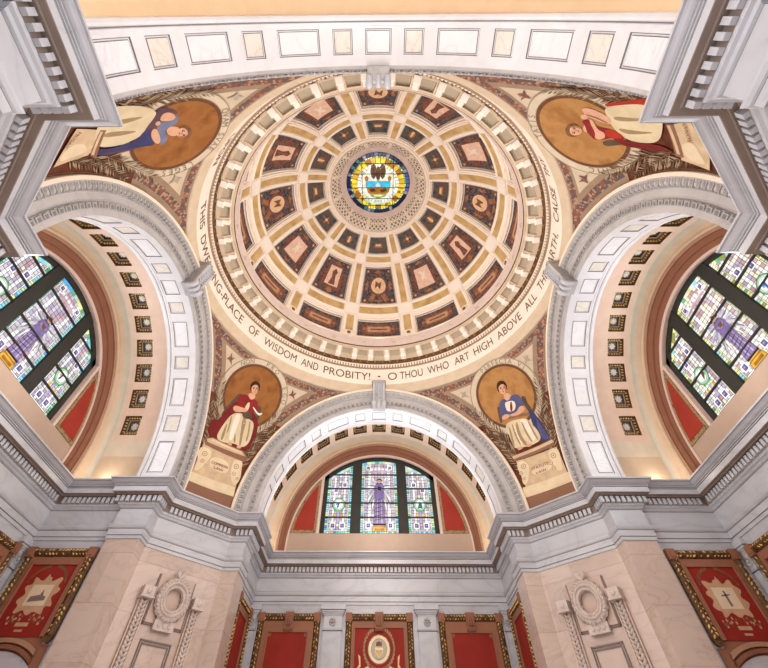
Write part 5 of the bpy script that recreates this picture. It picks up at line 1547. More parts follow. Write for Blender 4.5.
CLOCK = ['six', 'seven', 'eight', 'nine', 'ten', 'eleven', 'twelve', 'one', 'two', 'three', 'four', 'five']
def coffer_panel(row, i):
    e0, e1, h0, h1, pe0, pe1, ph0, ph1 = ROWS[row]
    c0 = 90 + 30 * i
    var = i % 3
    desc = {'low': 'short wide painted dome panel with a gilt nameplate, lowest ring', 'mid': ['large painted dome panel with a round medallion, middle ring', 'large painted dome panel with a figured tablet, middle ring', 'large painted dome panel with a pale oblong tablet, middle ring'][var], 'small': 'small grey-blue dome panel with an orange emblem, top ring'}[row]
    org = dome(rad(c0), rad((e0 + e1) / 2))
    t = thing('painted_panel', '%s, at %s o\'clock' % (desc, CLOCK[i]), 'painted panel', org, group={'low': 'panels of the lowest dome ring', 'mid': 'panels of the middle dome ring', 'small': 'panels of the top dome ring'}[row])
    def loop(ea, eb, ha, hb, dr, n=5):
        p = []
        for j in range(n): p.append(dome(rad(c0 - ha + 2 * ha * j / n), rad(ea), dr))
        for j in range(n):
            f = j / n; h = ha + (hb - ha) * f
            p.append(dome(rad(c0 + h), rad(ea + (eb - ea) * f), dr))
        for j in range(n): p.append(dome(rad(c0 + hb - 2 * hb * j / n), rad(eb), dr))
        for j in range(n):
            f = j / n; h = hb + (ha - hb) * f
            p.append(dome(rad(c0 - h), rad(eb + (ea - eb) * f), dr))
        return p
    mid = lambda a_, b_: (a_ + b_) / 2
    m = MB()
    m.grid([loop(e0, e1, h0, h1, 0), loop(e0 + .1, e1 - .1, h0 - .1, h1 - .1, 0.012), loop(mid(e0, pe0), mid(e1, pe1), mid(h0, ph0), mid(h1, ph1), 0.013)], 0, close=True)
    m.grid([loop(mid(e0, pe0), mid(e1, pe1), mid(h0, ph0), mid(h1, ph1), 0.013), loop(pe0 - .1, pe1 + .1, ph0 + .1, ph1 + .1, 0.017)], 1, close=True)
    m.grid([loop(pe0 - .1, pe1 + .1, ph0 + .1, ph1 + .1, 0.017), loop(pe0, pe1, ph0, ph1, 0.026)], 0, close=True)
    m.build('stepped_frame', ['dome_cream', 'border_grey'], t, org)
    m = MB()
    def P(u, v, dr=0.026):
        f = (v + 1) / 2
        h = ph0 + (ph1 - ph0) * f
        return dome(rad(c0 - u * h), rad(pe0 + (pe1 - pe0) * f), dr)
    # u to the onlooker's side, v up the dome
    m.grid([[P(-1 + 2 * j / 8, -1 + 2 * q / 6) for j in range(9)] for q in range(7)])
    m.build('painted_ground', 'panel_ground_grey' if row == 'small' else 'panel_ground', t, org)
    m = MB()
    def sh(pts, mi, d):
        curved(m, pts, lambda u, v: P(u, v, 0.026 - 0.0009 * d), mi, 0.22)
    el = lambda a_, b_, u0=0, v0=0, n=20: [(u0 + a_ * cos(2 * PI * j / n), v0 + b_ * sin(2 * PI * j / n)) for j in range(n)]
    fl = 1 if row != 'mid' else 1
    if row == 'mid' and var == 0:
        sh(el(.62, .60), 4, 1); sh(el(.50, .46, 0, .05), 1, 2); sh(el(.42, .38, 0, .05), 0, 3)
        sh([(-.25, -.15), (-.05, .05), (.1, -.2), (.22, .28), (.0, .18), (-.2, .32)], 4, 4)
        for s in (-1, 1): sh([(s * .15, -.5), (s * .38, -.92), (s * .62, -.8), (s * .4, -.42)], 3, 2)
    elif row == 'mid' and var == 1:
        sh([(-.62, -.72), (.62, -.72), (.70, .2), (.5, .74), (-.5, .74), (-.70, .2)], 4, 1)
        sh([(-.44, -.5), (.44, -.5), (.44, .62), (-.44, .62)], 1, 2)
        sh([(-.2, -.45), (.22, -.42), (.12, .1), (.2, .35), (.0, .5), (-.18, .3), (-.1, .0)], 4, 3)
        sh(el(.16, .1, 0, -.72, 10), 3, 2)
    elif row == 'mid':
        sh([(-.68, -.66), (.68, -.66), (.68, .66), (-.68, .66)], 4, 1)
        sh([(-.54, -.58), (.54, -.58), (.54, .56), (-.54, .56)], 1, 2)
        sh([(-.2, -.3), (-.02, -.05), (.2, -.3), (.12, .1), (.3, .36), (.05, .28), (-.24, .4), (-.1, .08)], 2, 3)
    elif row == 'low':
        sh([(-.8, -.5), (-.6, -.72), (.6, -.72), (.8, -.5), (.8, .5), (.6, .72), (-.6, .72), (-.8, .5)], 4, 1)
        sh([(-.56, -.44), (.56, -.44), (.62, 0), (.56, .44), (-.56, .44), (-.62, 0)], 3, 2)
        sh([(-.50, -.34), (.50, -.34), (.55, 0), (.50, .34), (-.50, .34), (-.55, 0)], 5, 3)
        sh([(-.40, -.09), (.40, -.09), (.40, .11), (-.40, .11)], 4, 4)
        for s in (-1, 1): sh(el(.07, .2, s * .70, 0, 10), 3, 3)
    else:
        if var == 0:
            sh([(-.5, -.30), (.5, -.30), (.42, .26), (-.42, .26)], 3, 1); sh([(-.35, -.1), (.35, -.1), (.3, .18), (-.3, .18)], 0, 2)
        elif var == 1:
            sh(el(.34, .46, 0, 0, 10), 3, 1); sh([(-.12, -.5), (.16, -.45), (.1, .3), (-.1, .45)], 0, 2)
        else:
            sh([(-.52, -.2), (-.1, -.06), (-.06, -.52), (.1, -.52), (.12, -.06), (.52, -.2), (.52, .08), (.12, .12), (.06, .5), (-.08, .5), (-.1, .12), (-.52, .08)], 3, 1); sh(el(.16, .2, 0, 0, 8), 0, 2)
    if row == 'mid':
        for su in (-1, 1):
            for sv in (-1, 1):
                sh(el(.11, .10, su * .82, sv * .84, 8), 3, 1); sh(el(.05, .045, su * .82, sv * .84, 6), 0, 2)
            sh([(su * .74, -.3), (su * .92, -.12), (su * .80, 0), (su * .92, .12), (su * .74, .3), (su * .68, 0)], 4 if var else 3, 1.5)
        for sv in (-1, 1):
            sh([(-.3, sv * .80), (0, sv * .95), (.3, sv * .80), (.12, sv * .76), (-.12, sv * .76)], 3, 1.5)
    m.build('emblem', ['motif_gold', 'motif_pink', 'motif_white', 'motif_orange', 'motif_red', 'cartouche'], t, org)
    return t
for i in range(12):
    for row in ('low', 'mid', 'small'):
        # the lowest ring is hidden by the ledge on the near side
        if row == 'low' and i in (5, 6, 7): continue
        coffer_panel(row, i)

# bulbs in cups at the rib feet
for i in range(12):
    az = rad(105 + 30 * i)
    if i in (5, 6): continue
    c0 = Vector(dome(az, rad(5.5), -0.010))
    n = (Vector((0, 0, ZD)) - c0).normalized()
    q = Matrix.Translation((c0.x * U, c0.y * U, c0.z * U + H)) @ n.to_track_quat('Z', 'Y').to_matrix().to_4x4()
    t = thing('bulb_cup', 'x', 'light', mat=q, group='bulb cups at the feet of the dome ribs')
    t['label'] = 'round cup light at the foot of the dome rib between %s and %s o\'clock' % (CLOCK[i], CLOCK[(i + 1) % 12])
    m = MB(); lathe(m, [(0.0265, -0.010), (0.0265, 0.006), (0.019, 0.008), (0.017, 0.001)], 20)
    m.build('cup', 'dome_white', t)
    m = MB(); m.blob((0, 0, 0.002), 0.0165, 0.0165, 0.010, 0, 16, 6)
    m.build('bulb', 'bulb_brown', t, smooth=True)

# ------------------------------------------------------------------ oculus
m = MB()
lathe(m, [(0.432, 3.118), (0.428, 3.108), (0.414, 3.110), (0.408, 3.118), (0.406, 3.130)], 96)
oc = tag(m.build('trim_14', 'dome_cream', smooth=True), kind='structure')
lat = [(0.406, 3.130), (0.375, 3.165), (0.345, 3.215), (0.330, 3.245)]
m = MB(); lathe(m, [(r + .004, z + .004) for r, z in lat], 96)
m.build('lattice_ground', 'lattice_dark', oc)
m = MB()
def latp(u, q, d=0.0):
    k_ = min(2, int(u * 3)); f = u * 3 - k_
    r = lat[k_][0] + (lat[k_ + 1][0] - lat[k_][0]) * f - d
    z = lat[k_][1] + (lat[k_ + 1][1] - lat[k_][1]) * f - d * .7
    return (r * cos(q), r * sin(q), z)
NL = 64
for s in (-1, 1):
    for i in range(NL):
        rows = [[], []]
        for j in range(7):
            u = j / 6
            q = 2 * PI * i / NL + s * u * 2 * PI * 3 / NL
            rows[0].append(latp(u, q - 0.017, 0.002)); rows[1].append(latp(u, q + 0.017, 0.002))
        m.grid(rows)
for u in (0.0, 0.5, 0.97):
    m.grid([[latp(max(0, u - .035), 2 * PI * j / 96, 0.003) for j in range(97)], [latp(min(1, u + .035), 2 * PI * j / 96, 0.003) for j in range(97)]])
for i in range(12):
    q = 2 * PI * (i + .5) / 12
    m.grid([[latp(u / 6, q - .035, 0.004) for u in range(7)], [latp(u / 6, q + .035, 0.004) for u in range(7)]])
m.build('pierced_lattice', 'dome_cream', oc)
m = MB(); lathe(m, [(0.330, 3.245), (0.322, 3.236), (0.312, 3.240), (0.306, 3.250), (0.300, 3.250), (0.292, 3.258), (0.279, 3.264)], 96)
m.build('inner_moulding', 'ledge_pink', oc, smooth=True)
# seal in stained glass: up in the picture is towards -y
RG, ZG = 0.281, 3.262
m = MB()
def gp(u, v, d): return (u * RG, -v * RG, ZG - d)
def gsh(pts, g, d, ol=0.0):
    if ol:
        cx_, cy_ = sum(p[0] for p in pts) / len(pts), sum(p[1] for p in pts) / len(pts)
        m.poly([gp(cx_ + (u - cx_) * (1 + ol), cy_ + (v - cy_) * (1 + ol), d - 0.0004) for u, v in pts], LEAD)
    m.poly([gp(u, v, d) for u, v in pts], GI[g])
def annulus(r0, r1, g, d, n=48, start=0, gap=0.01, pick=None):
    for i in range(n):
        t0, t1 = 2 * PI * (i + start) / n + gap, 2 * PI * (i + 1 + start) / n - gap
        gsh([(r0 * cos(t0), r0 * sin(t0)), (r1 * cos(t0), r1 * sin(t0)), (r1 * cos(t1), r1 * sin(t1)), (r0 * cos(t1), r0 * sin(t1))], pick(i) if pick else g, d)
rnd = random.Random(5)
m.poly([gp(cos(2 * PI * i / 64), sin(2 * PI * i / 64), 0) for i in range(64)], LEAD)
annulus(0.87, 0.985, 'navy', 0.002, 48, pick=lambda i: rnd.choice(['navy', 'navy', 'blue', 'navy', 'teal']) if (i + 3) % 6 else 'smoke')
annulus(0.83, 0.868, 'olive', 0.002, 64, pick=lambda i: rnd.choice(['olive', 'green', 'lemon', 'teal']))
annulus(0.655, 0.828, 'yellow', 0.002, 30, pick=lambda i: rnd.choice(['yellow', 'gold', 'yellow', 'yellow', 'gold', 'amber']))
annulus(0.55, 0.652, 'cream', 0.002, 36, pick=lambda i: rnd.choice(['cream', 'white', 'mint', 'cream', 'white', 'lemon']))
gsh([(0.545 * cos(2 * PI * i / 48), 0.545 * sin(2 * PI * i / 48)) for i in range(48)], 'cream', 0.002)
g = lambda pts: [((x - 368) / 295, (360 - y) / 295) for x, y in pts]
for s in (-1, 1):     # spread wings, tips up
    mir = lambda pts, s=s: [(368 + s * (x - 368), y) for x, y in pts]
    gsh(g(mir([(378, 240), (392, 188), (410, 172), (430, 196), (438, 240), (428, 290), (408, 312), (392, 290)])), 'bark', 0.004, 0.06)
    for q in range(4):
        gsh(g(mir([(394 + q * 10, 196 + q * 4), (400 + q * 10, 200 + q * 6), (402 + q * 8, 290 - q * 6), (396 + q * 8, 286 - q * 6)])), 'brown', 0.005)
gsh(g([(352, 235), (384, 235), (390, 270), (380, 318), (356, 318), (346, 270)]), 'brown', 0.0055, 0.05)
gsh(g([(356, 205), (372, 196), (388, 206), (384, 236), (354, 236)]), 'bark', 0.006, 0.05)
gsh(g([(386, 208), (398, 216), (386, 220)]), 'gold', 0.0065)
gsh(g([(352, 316), (384, 316), (378, 336), (358, 336)]), 'olive', 0.006)
for x in (262, 474):
    gsh(g([(x - 18, 300), (x, 280), (x + 18, 300), (x + 12, 330), (x - 12, 330)]), 'amber', 0.004, 0.06)
gsh(g([(258, 334), (478, 334), (478, 396), (258, 396)]), 'cyan', 0.004, 0.03)
gsh(g([(300, 380), (340, 360), (368, 350), (400, 362), (440, 384), (440, 394), (300, 394)]), 'sky', 0.005)
gsh(g([(345, 372), (368, 344), (392, 372), (384, 388), (352, 388)]), 'mint', 0.0055)
gsh(g([(266, 398), (474, 398), (466, 440), (440, 456), (290, 456), (272, 440)]), 'amber', 0.004, 0.03)
gsh(g([(285, 410), (330, 404), (350, 430), (300, 440)]), 'brown', 0.005)
gsh(g([(380, 416), (440, 404), (452, 430), (400, 446)]), 'brown', 0.005)
gsh(g([(292, 458), (448, 458), (430, 488), (368, 502), (308, 488)]), 'olive', 0.004, 0.03)
gsh(g([(318, 466), (420, 466), (400, 484), (336, 484)]), 'lemon', 0.005)
gsh(g([(230, 500), (300, 530), (368, 545), (440, 530), (508, 500), (490, 530), (440, 556), (368, 566), (300, 556), (246, 530)]), 'mint', 0.004, 0.03)
for k_ in range(7):
    t_ = rad(202 + k_ * 22.6)
    gsh([(0.72 * cos(t_) + .05 * cos(2 * PI * i / 8), 0.72 * sin(t_) + .05 * sin(2 * PI * i / 8)) for i in range(8)], 'amber', 0.004, 0.08)
w4 = tag(m.build('window_4', GM), kind='structure')
m = MB()
for x in (-0.50, 0.47):
    h = math.sqrt(1 - x * x)
    m.box(x * RG - .0024, x * RG + .0024, -h * RG, h * RG, ZG - .012, ZG - .008)
for v in (0.65, 0.33, -0.12, -0.48, -0.72):
    h = math.sqrt(1 - v * v)
    m.box(-h * RG, h * RG, -v * RG - .0024, -v * RG + .0024, ZG - .012, ZG - .008)
m.build('glazing_bars', 'lead', w4)

# ------------------------------------------------------------------ pilasters
def make_pilaster(x0, x1, org):
    t = thing('pilaster', 'x', 'pilaster', org)
    yw = X + SH - .0006
    lim = 0.7472
    xc, hw = (x0 + x1) / 2, (x1 - x0) / 2
    pr = .014 if xc ** 2 < .25 else .010
    cl = lambda v: max(-lim, min(lim, v))
    m = MB(); m.box(x0, x1, yw - pr, yw - .0005, FLOOR + .03, 0.640)
    m.build('shaft', 'white_marble', t, org)
    m = MB()
    m.box(cl(x0 - .005), cl(x1 + .005), yw - pr - .006, yw - .0005, 0.641, 0.648, 2)
    m.box(x0, x1, yw - pr - .0003, yw - .0005, 0.638, 0.641, 1)
    m.box(x0, x1, yw - pr - .0005, yw - .0005, 0.648, 0.705)
    for j, (dx, z0, z1) in enumerate([(0.004, .705, .711), (0.009, .711, .720), (.013, .720, .727), (0.010, .727, .7295), (0.019, .7295, .752)]):
        m.box(cl(x0 - dx), cl(x1 + dx), yw - pr - dx * (1 if pr > .012 else .5), yw - .0005, z0, z1, 1 if j == 3 else 2 if j % 2 else 0)
    cp = m.build('capital', ['white_marble', 'joint_shade_line', 'cyma_marble'], t, org)  # dark neck lines paint in the shading of the capital
    r = MB()
    for j in range(8):
        an = 2 * PI * j / 8
        r.blob((xc + .014 * cos(an), yw - pr - .002, 0.677 + .014 * sin(an)), 0.007, 0.005, 0.007, 0, 6, 4)
    r.blob((xc, yw - pr - .004, 0.677), 0.007, 0.006, 0.007, 0, 8, 4)
    o = r.build('rosette', 'grey_marble', cp, (0, 0, 0), smooth=True)
    o.location = Vector(org) * -U
    return t
pil = None
for k in (FAR, LEFT, RIGHT):
    for sx in (-1, 1):
        for kind in ('mid', 'corner'):
            nb = {-1: {FAR: 'crimson', LEFT: 'camera', RIGHT: 'blue'}, 1: {FAR: 'blue', LEFT: 'crimson', RIGHT: 'camera'}}[sx][k]
            if nb == 'camera' or (k != FAR and kind == 'mid'): continue
            x0, x1 = sorted((sx * 0.2145, sx * 0.3185)) if kind == 'mid' else sorted((sx * 0.704, sx * 0.7468))
            t = make_pilaster(x0, x1, ((x0 + x1) / 2, X + SH, FLOOR))
            if k == FAR:
                t['label'] = ('marble pilaster between the oval seal panel and the plain %s-side panel' if kind == 'mid' else 'slim marble pilaster in the end-wall corner on the %s woman\'s side') % {'crimson': 'crimson', 'blue': 'blue'}[nb]
            else:
                t['label'] = 'marble pilaster in the corner of the side bay, %s woman\'s side' % {'crimson': 'crimson', 'blue': 'blue-cloaked'}[nb]
            t['group'] = 'marble pilasters of the bays'
            t.matrix_world = RZ(k) @ t.matrix_world

# ------------------------------------------------------------------ framed red wall panels
def make_panel(label, x0, x1, z0, z1, mapf, fw=0.034, bw=0.020, motif=None, console=True, wide=False, frame_bottom=None, group='framed red panels of the bays', rounded=False):
    """frame outline x0..x1, z0..z1 on a wall; mapf(a, b, d) -> point, d = distance off the wall"""
    org = mapf((x0 + x1) / 2, z0, 0.0)
    t = thing('framed_panel', label, 'framed wall panel', org, group=group)
    fb = frame_bottom if frame_bottom is not None else z0
    sgn = lambda a, b, c, d: [(a, c), (b, c), (b, d), (a, d)]
    m = MB()
    m.prism(sgn(x0 + fw * .6, x1 - fw * .6, z0, z1 - fw * .6), 0.001, 0.004, mapf)
    ib = bw + (0.014 if wide else 0)
    fi = MB()
    # inner brown moulding
    m.prism(sgn(x0 + fw, x0 + fw + ib, z0, z1 - fw), 0.004, 0.012, mapf)
    m.prism(sgn(x1 - fw - ib, x1 - fw, z0, z1 - fw), 0.004, 0.012, mapf)
    m.prism(sgn(x0 + fw + ib, x1 - fw - ib, z1 - fw - ib * 1.4, z1 - fw), 0.004, 0.012, mapf)
    for s in (x0 + fw + ib * .8, x1 - fw - ib * .8):
        m.prism(sgn(s - .0025, s + .0025, z0, z1 - fw - ib), 0.012, 0.015, mapf)
    m.build('inner_moulding', 'frame_brown', t, org)
    a0, a1, c1 = x0 + fw + ib, x1 - fw - ib, z1 - fw - ib * 1.4
    if wide:
        nt = 0.016
        outl = [(a0, z0), (a1, z0), (a1, c1 - nt), (a1 - nt, c1 - nt), (a1 - nt, c1), (a0 + nt, c1), (a0 + nt, c1 - nt), (a0, c1 - nt)]
    else:
        outl = sgn(a0, a1, z0, c1)
    m = MB(); m.prism(outl, 0.004, 0.0065, mapf)
    fld = m.build('red_field', 'red_field', t, org)
    # leaf-carved frame rails
    def rail_(name, p0, p1, horizontal):
        m = MB()
        prof = [(-fw / 2, 0.001), (-fw / 2, 0.008), (-fw * .38, 0.012), (-fw * .2, 0.019), (0, 0.022), (fw * .2, 0.019), (fw * .38, 0.012), (fw / 2, 0.008), (fw / 2, 0.001)]
        rows = []
        for q in (p0, p1):
            rows.append([mapf(q, horizontal + s, d) if name == 'h' else mapf(horizontal + s, q, d) for s, d in prof])
        m.grid(rows)
        for q in (p0, p1):
            m.poly([mapf(q, horizontal + s, d) if name == 'h' else mapf(horizontal + s, q, d) for s, d in prof])
        if rounded and name == 'v':
            m.add([mapf(horizontal + fw / 2 * cos(PI + PI * i / 10), p0 + fw * .7 * sin(PI + PI * i / 10), d) for d in (0.016, 0.001) for i in range(11)], [tuple(range(11))] + [(i, i + 1, i + 12, i + 11) for i in range(10)])
        fr = m.build('frame_rail', 'dark_bronze', t, org)
        g_ = MB()
        L = p1 - p0
        n = max(1, int(abs(L) / 0.015))
        for i in range(n):
            q = p0 + L * (i + .5) / n
            for s in (-1, 1):
                cx_, cb = q + .004 * s, horizontal + s * fw * .2
                def fn(x, y, z, cx_=cx_, cb=cb, s=s):
                    al, ac = x * .8 + z * .5 * s, z * .8 - x * .5 * s
                    return mapf(cx_ + al, cb + ac, 0.018 + y) if name == 'h' else mapf(cb + ac, cx_ + al, 0.018 + y)
                if random.random() < .22: continue
                k_ = .5 + .6 * random.random()
                g_.blob((0, 0, 0), 0.0085 * k_, 0.005, 0.0038 * k_, 0, 6, 4, fn)
        o = g_.build('gilt_leaves', 'gilt', fr, (0, 0, 0))
        o.location = Vector(org) * -U
    rail_('h', x0 + fw, x1 - fw, z1 - fw / 2)
    rail_('v', fb, z1 - fw, x0 + fw / 2)
    rail_('v', fb, z1 - fw, x1 - fw / 2)
    for xc in (x0 + fw / 2, x1 - fw / 2):
        m = MB()
        h = fw / 2 * 1.08
        m.prism(sgn(xc - h, xc + h, z1 - 2 * h, z1 + .002), 0.001, 0.024, mapf)
        m.prism(sgn(xc - h * .6, xc + h * .6, z1 - h * 1.6, z1 - h * .4), 0.024, 0.027, mapf)
        m.build('corner_block', 'frame_brown', t, org)
    if console:
        xc = (x0 + x1) / 2
        m = MB()
        prof = [(0.001, z1 + .002), (0.034, z1 + .002), (0.034, z1 - .012), (0.028, z1 - .03), (0.022, z1 - .05), (0.028, z1 - .068), (0.022, z1 - .076), (0.001, z1 - .076)]
        m.grid([[mapf(xc + s, z, d) for d, z in prof] for s in (-.024, .024)])
        for s in (-.024, .024): m.poly([mapf(xc + s, z, d) for d, z in prof])
        for s in (-.012, 0, .012):
            m.prism(sgn(xc + s - .0035, xc + s + .0035, z1 - .055, z1 - .010), 0.026, 0.036, mapf)
        m.build('console', 'frame_brown', t, org)
    return t, org, fld

def add_paint(t, org, name, patches, mapf, mats, parent=None):
    m = MB()
    for pts, mi, d in patches:
        m.poly([mapf(a_, b_, 0.0068 + 0.0005 * d) for a_, b_ in pts], mi)
    return m.build(name, mats, t, org)

ell = lambda cx_, cy_, rx, ry, n=28: [(cx_ + rx * cos(2 * PI * i / n), cy_ + ry * sin(2 * PI * i / n)) for i in range(n)]
far_map = lambda a_, b_, d: (a_, X + SH - d, b_)
# centre panel with the oval seal
t, org, fld = make_panel('red panel with an oval cream seal, framed in gilt leaves, middle of the end wall', -0.192, 0.186, 0.10, 0.715, far_map)
cx_, cz_ = -0.005, 0.567
P_ = [(ell(cx_, cz_, 0.062, 0.060), 0, 1), (ell(cx_, cz_, 0.058, 0.0565), 1, 2), (ell(cx_, cz_, 0.043, 0.043), 2, 3), (ell(cx_, cz_, 0.041, 0.041), 3, 4)]
P_ += [([(cx_ - .022, cz_ + .006), (cx_ + .022, cz_ + .006), (cx_ + .022, cz_ - .012), (cx_, cz_ - .034), (cx_ - .022, cz_ - .012)], 1, 5), ([(cx_ - .020, cz_ - .004), (cx_ + .020, cz_ - .004), (cx_ + .018, cz_ - .013), (cx_, cz_ - .030), (cx_ - .018, cz_ - .013)], 4, 6), ([(cx_ - .016, cz_ + .012), (cx_ + .016, cz_ + .012), (cx_ + .014, cz_ + .032), (cx_ + .006, cz_ + .026), (cx_, cz_ + .034), (cx_ - .006, cz_ + .026), (cx_ - .014, cz_ + .032)], 5, 6)]
add_paint(t, org, 'oval_seal', P_, far_map, ['gold_border', 'seal_cream', 'sketch_grey', 'seal_grey', 'gold_leaf', 'motif_red'])
for s in (-1, 1):
    P_ = []
    for i in range(15):
        an = rad(-75 + i * 10)
        x_, z_ = cx_ + s * 0.082 * cos(an), cz_ + 0.085 * sin(an) + .003
        P_.append((ell(x_, z_, 0.006, 0.010, 8), 0, 1))
    P_ += [([(cx_ + s * .03, cz_ - .075), (cx_ + s * .06, cz_ - .066), (cx_ + s * .085, cz_ - .075), (cx_ + s * .07, cz_ - .085)], 1, 1), ([(cx_ + s * .10, cz_ - .03), (cx_ + s * .112, cz_ - .02), (cx_ + s * .106, cz_ - .06), (cx_ + s * .118, cz_ - .075), (cx_ + s * .098, cz_ - .07)], 1, 1)]
    add_paint(t, org, 'painted_garland', P_, far_map, ['gold_border', 'motif_gold'])
make_panel('plain red panel with notched corners on the end wall, on the crimson woman\'s side', -0.690, -0.338, 0.10, 0.715, far_map, wide=True)
make_panel('plain red panel with notched corners on the end wall, on the blue-cloaked woman\'s side', 0.332, 0.690, 0.10, 0.715, far_map, wide=True)
# narrow views of the panels on the end bay's cheeks
for sx in (-1, 1):
    mp = lambda a_, b_, d, sx=sx: (sx * (W1 + SH - d), a_, b_)
    make_panel('gilt-framed red panel seen edge-on in the end bay, %s woman\'s side' % ('crimson' if sx < 0 else 'blue-cloaked'), 1.268, 1.574, 0.10, 0.722, mp, console=False)
# side bays: cheek panels with scenes, arched doorways below them, and the corner of the next panel
for sx in (-1, 1):
    wmn = 'crimson' if sx < 0 else 'blue-cloaked'
    mp = lambda a_, b_, d, sx=sx: (sx * a_, W1 + SH - d, b_)
    t, org, fld = make_panel('red panel with a pale scrolled cartouche around %s, %s woman\'s side' % ('a small boat scene' if sx < 0 else 'a sketched figure', wmn), 1.268, 1.576, 0.425, 0.722, mp, console=False, frame_bottom=0.43, rounded=True)
    c0, z0 = 1.421, 0.553
    rn = random.Random(11 + sx)
    outl = []
    for i in range(40):
        an = 2 * PI * i / 40
        rr = 1 + 0.15 * (1 if (i // 2) % 2 else -1) * (0.3 + 0.9 * rn.random())
        outl.append((c0 + 0.068 * rr * max(-1, min(1, 1.25 * cos(an))), z0 + 0.056 * rr * max(-1, min(1, 1.25 * sin(an)))))
    outl = smooth_loop(outl, 2)
    P_ = [(outl, 0, 1), ([(c0 - .044, z0 - .034), (c0 + .044, z0 - .034), (c0 + .044, z0 + .036), (c0 - .044, z0 + .036)], 1, 2), ([(c0 - .012, z0 + .052), (c0, z0 + .075), (c0 + .012, z0 + .052)], 0, 2)]
    if sx < 0:
        P_ += [([(c0 - .034, z0 - .016), (c0 + .034, z0 - .022), (c0 + .03, z0 - .004), (c0 - .006, z0 + .002), (c0 - .012, z0 + .022), (c0 - .02, z0), (c0 - .034, z0 - .004)], 2, 3)]
    else:
        P_ += [([(c0 - .004, z0 - .026), (c0 + .006, z0 - .026), (c0 + .004, z0 + .024), (c0 - .004, z0 + .026)], 2, 3), ([(c0 - .018, z0 + .006), (c0 + .018, z0 + .010), (c0 + .018, z0 + .014), (c0 - .018, z0 + .011)], 2, 3)]
    add_paint(t, org, 'painted_cartouche', P_, mp, ['cartouche', 'cartouche_light', 'sketch_grey'])
    for s in (-1, 1):
        P_ = []
        for i in range(12):
            an = rad(20 + i * 5.2)
            P_.append((ell(c0 + s * 0.085 * cos(an), z0 + .02 + 0.085 * sin(an), 0.0035 + .002 * rn.random(), 0.006 + .002 * rn.random(), 7), 0, 1))
        add_paint(t, org, 'painted_laurel', P_, mp, ['laurel_faint'])
        P_ = []
        for i in range(14):
            P_.append((ell(c0 + s * (.016 + .0042 * i), z0 - .066 - .010 * math.sin(i * 1.3) - .0012 * i, 0.003 + .003 * rn.random(), 0.003 + .003 * rn.random(), 7), i % 2, 1))
        add_paint(t, org, 'painted_garland', P_, mp, ['laurel_faint', 'cartouche'])
    P_ = [([(c0 - .026, z0 - .098), (c0 + .026, z0 - .098), (c0 + .026, z0 - .086), (c0 - .026, z0 - .086)], 0, 2), ([(c0 - .016, z0 - .114), (c0 + .016, z0 - .114), (c0 + .016, z0 - .107), (c0 - .016, z0 - .107)], 0, 2)]
    add_paint(t, org, 'painted_nameplate', P_, mp, ['cartouche'])
    # arched door head below the painting
    org = mp(1.43, FLOOR, 0)
    t = thing('door_arch', 'brown arch with pale marble infill below the cartouche panel, %s woman\'s side' % wmn, 'arch', org)
    ca, za = 1.438, 0.150
    def seg(r):
        h = math.asin(min(1, .132 / r))
        return [(ca + r * sin(-h + 2 * h * i / 24), za + r * cos(-h + 2 * h * i / 24)) for i in range(25)]
    def band(r0, r1, d0, d1, mat, nm):
        m = MB()
        o_, i_ = seg(r1), seg(r0)
        m.grid([[mp(a_, b_, d0) for a_, b_ in o_], [mp(a_, b_, d1) for a_, b_ in o_], [mp(a_, b_, d1) for a_, b_ in i_], [mp(a_, b_, d0) for a_, b_ in i_]])
        return m.build(nm, mat, t, org)
    m = MB(); m.prism([(1.272, FLOOR + .01), (1.574, FLOOR + .01), (1.574, 0.403), (1.541, 0.403), (1.541, 0.4245), (1.304, 0.4245), (1.304, 0.403), (1.272, 0.403)], 0.0010, 0.0035, mp)
    m.build('door_surround', 'frame_brown', t, org)
    band(0.258, 0.272, 0.004, 0.012, 'terracotta_light', 'outer_moulding')
    band(0.240, 0.252, 0.004, 0.016, 'terracotta', 'inner_moulding')
    m = MB(); m.prism(seg(0.234) + [(ca + .132, FLOOR + .01), (ca - .132, FLOOR + .01)], 0.004, 0.0085, mp)
    m.build('marble_infill', 'white_marble', t, org)
    # first panel of the side bay's back wall, only its corner is in view
    mp2 = lambda a_, b_, d, sx=sx: (sx * (X + SH - d), a_, b_)
    make_panel('bronze and gilt corner of a panel frame at the picture edge, %s woman\'s side' % wmn, 0.338, 0.690, 0.10, 0.715, mp2, console=False)

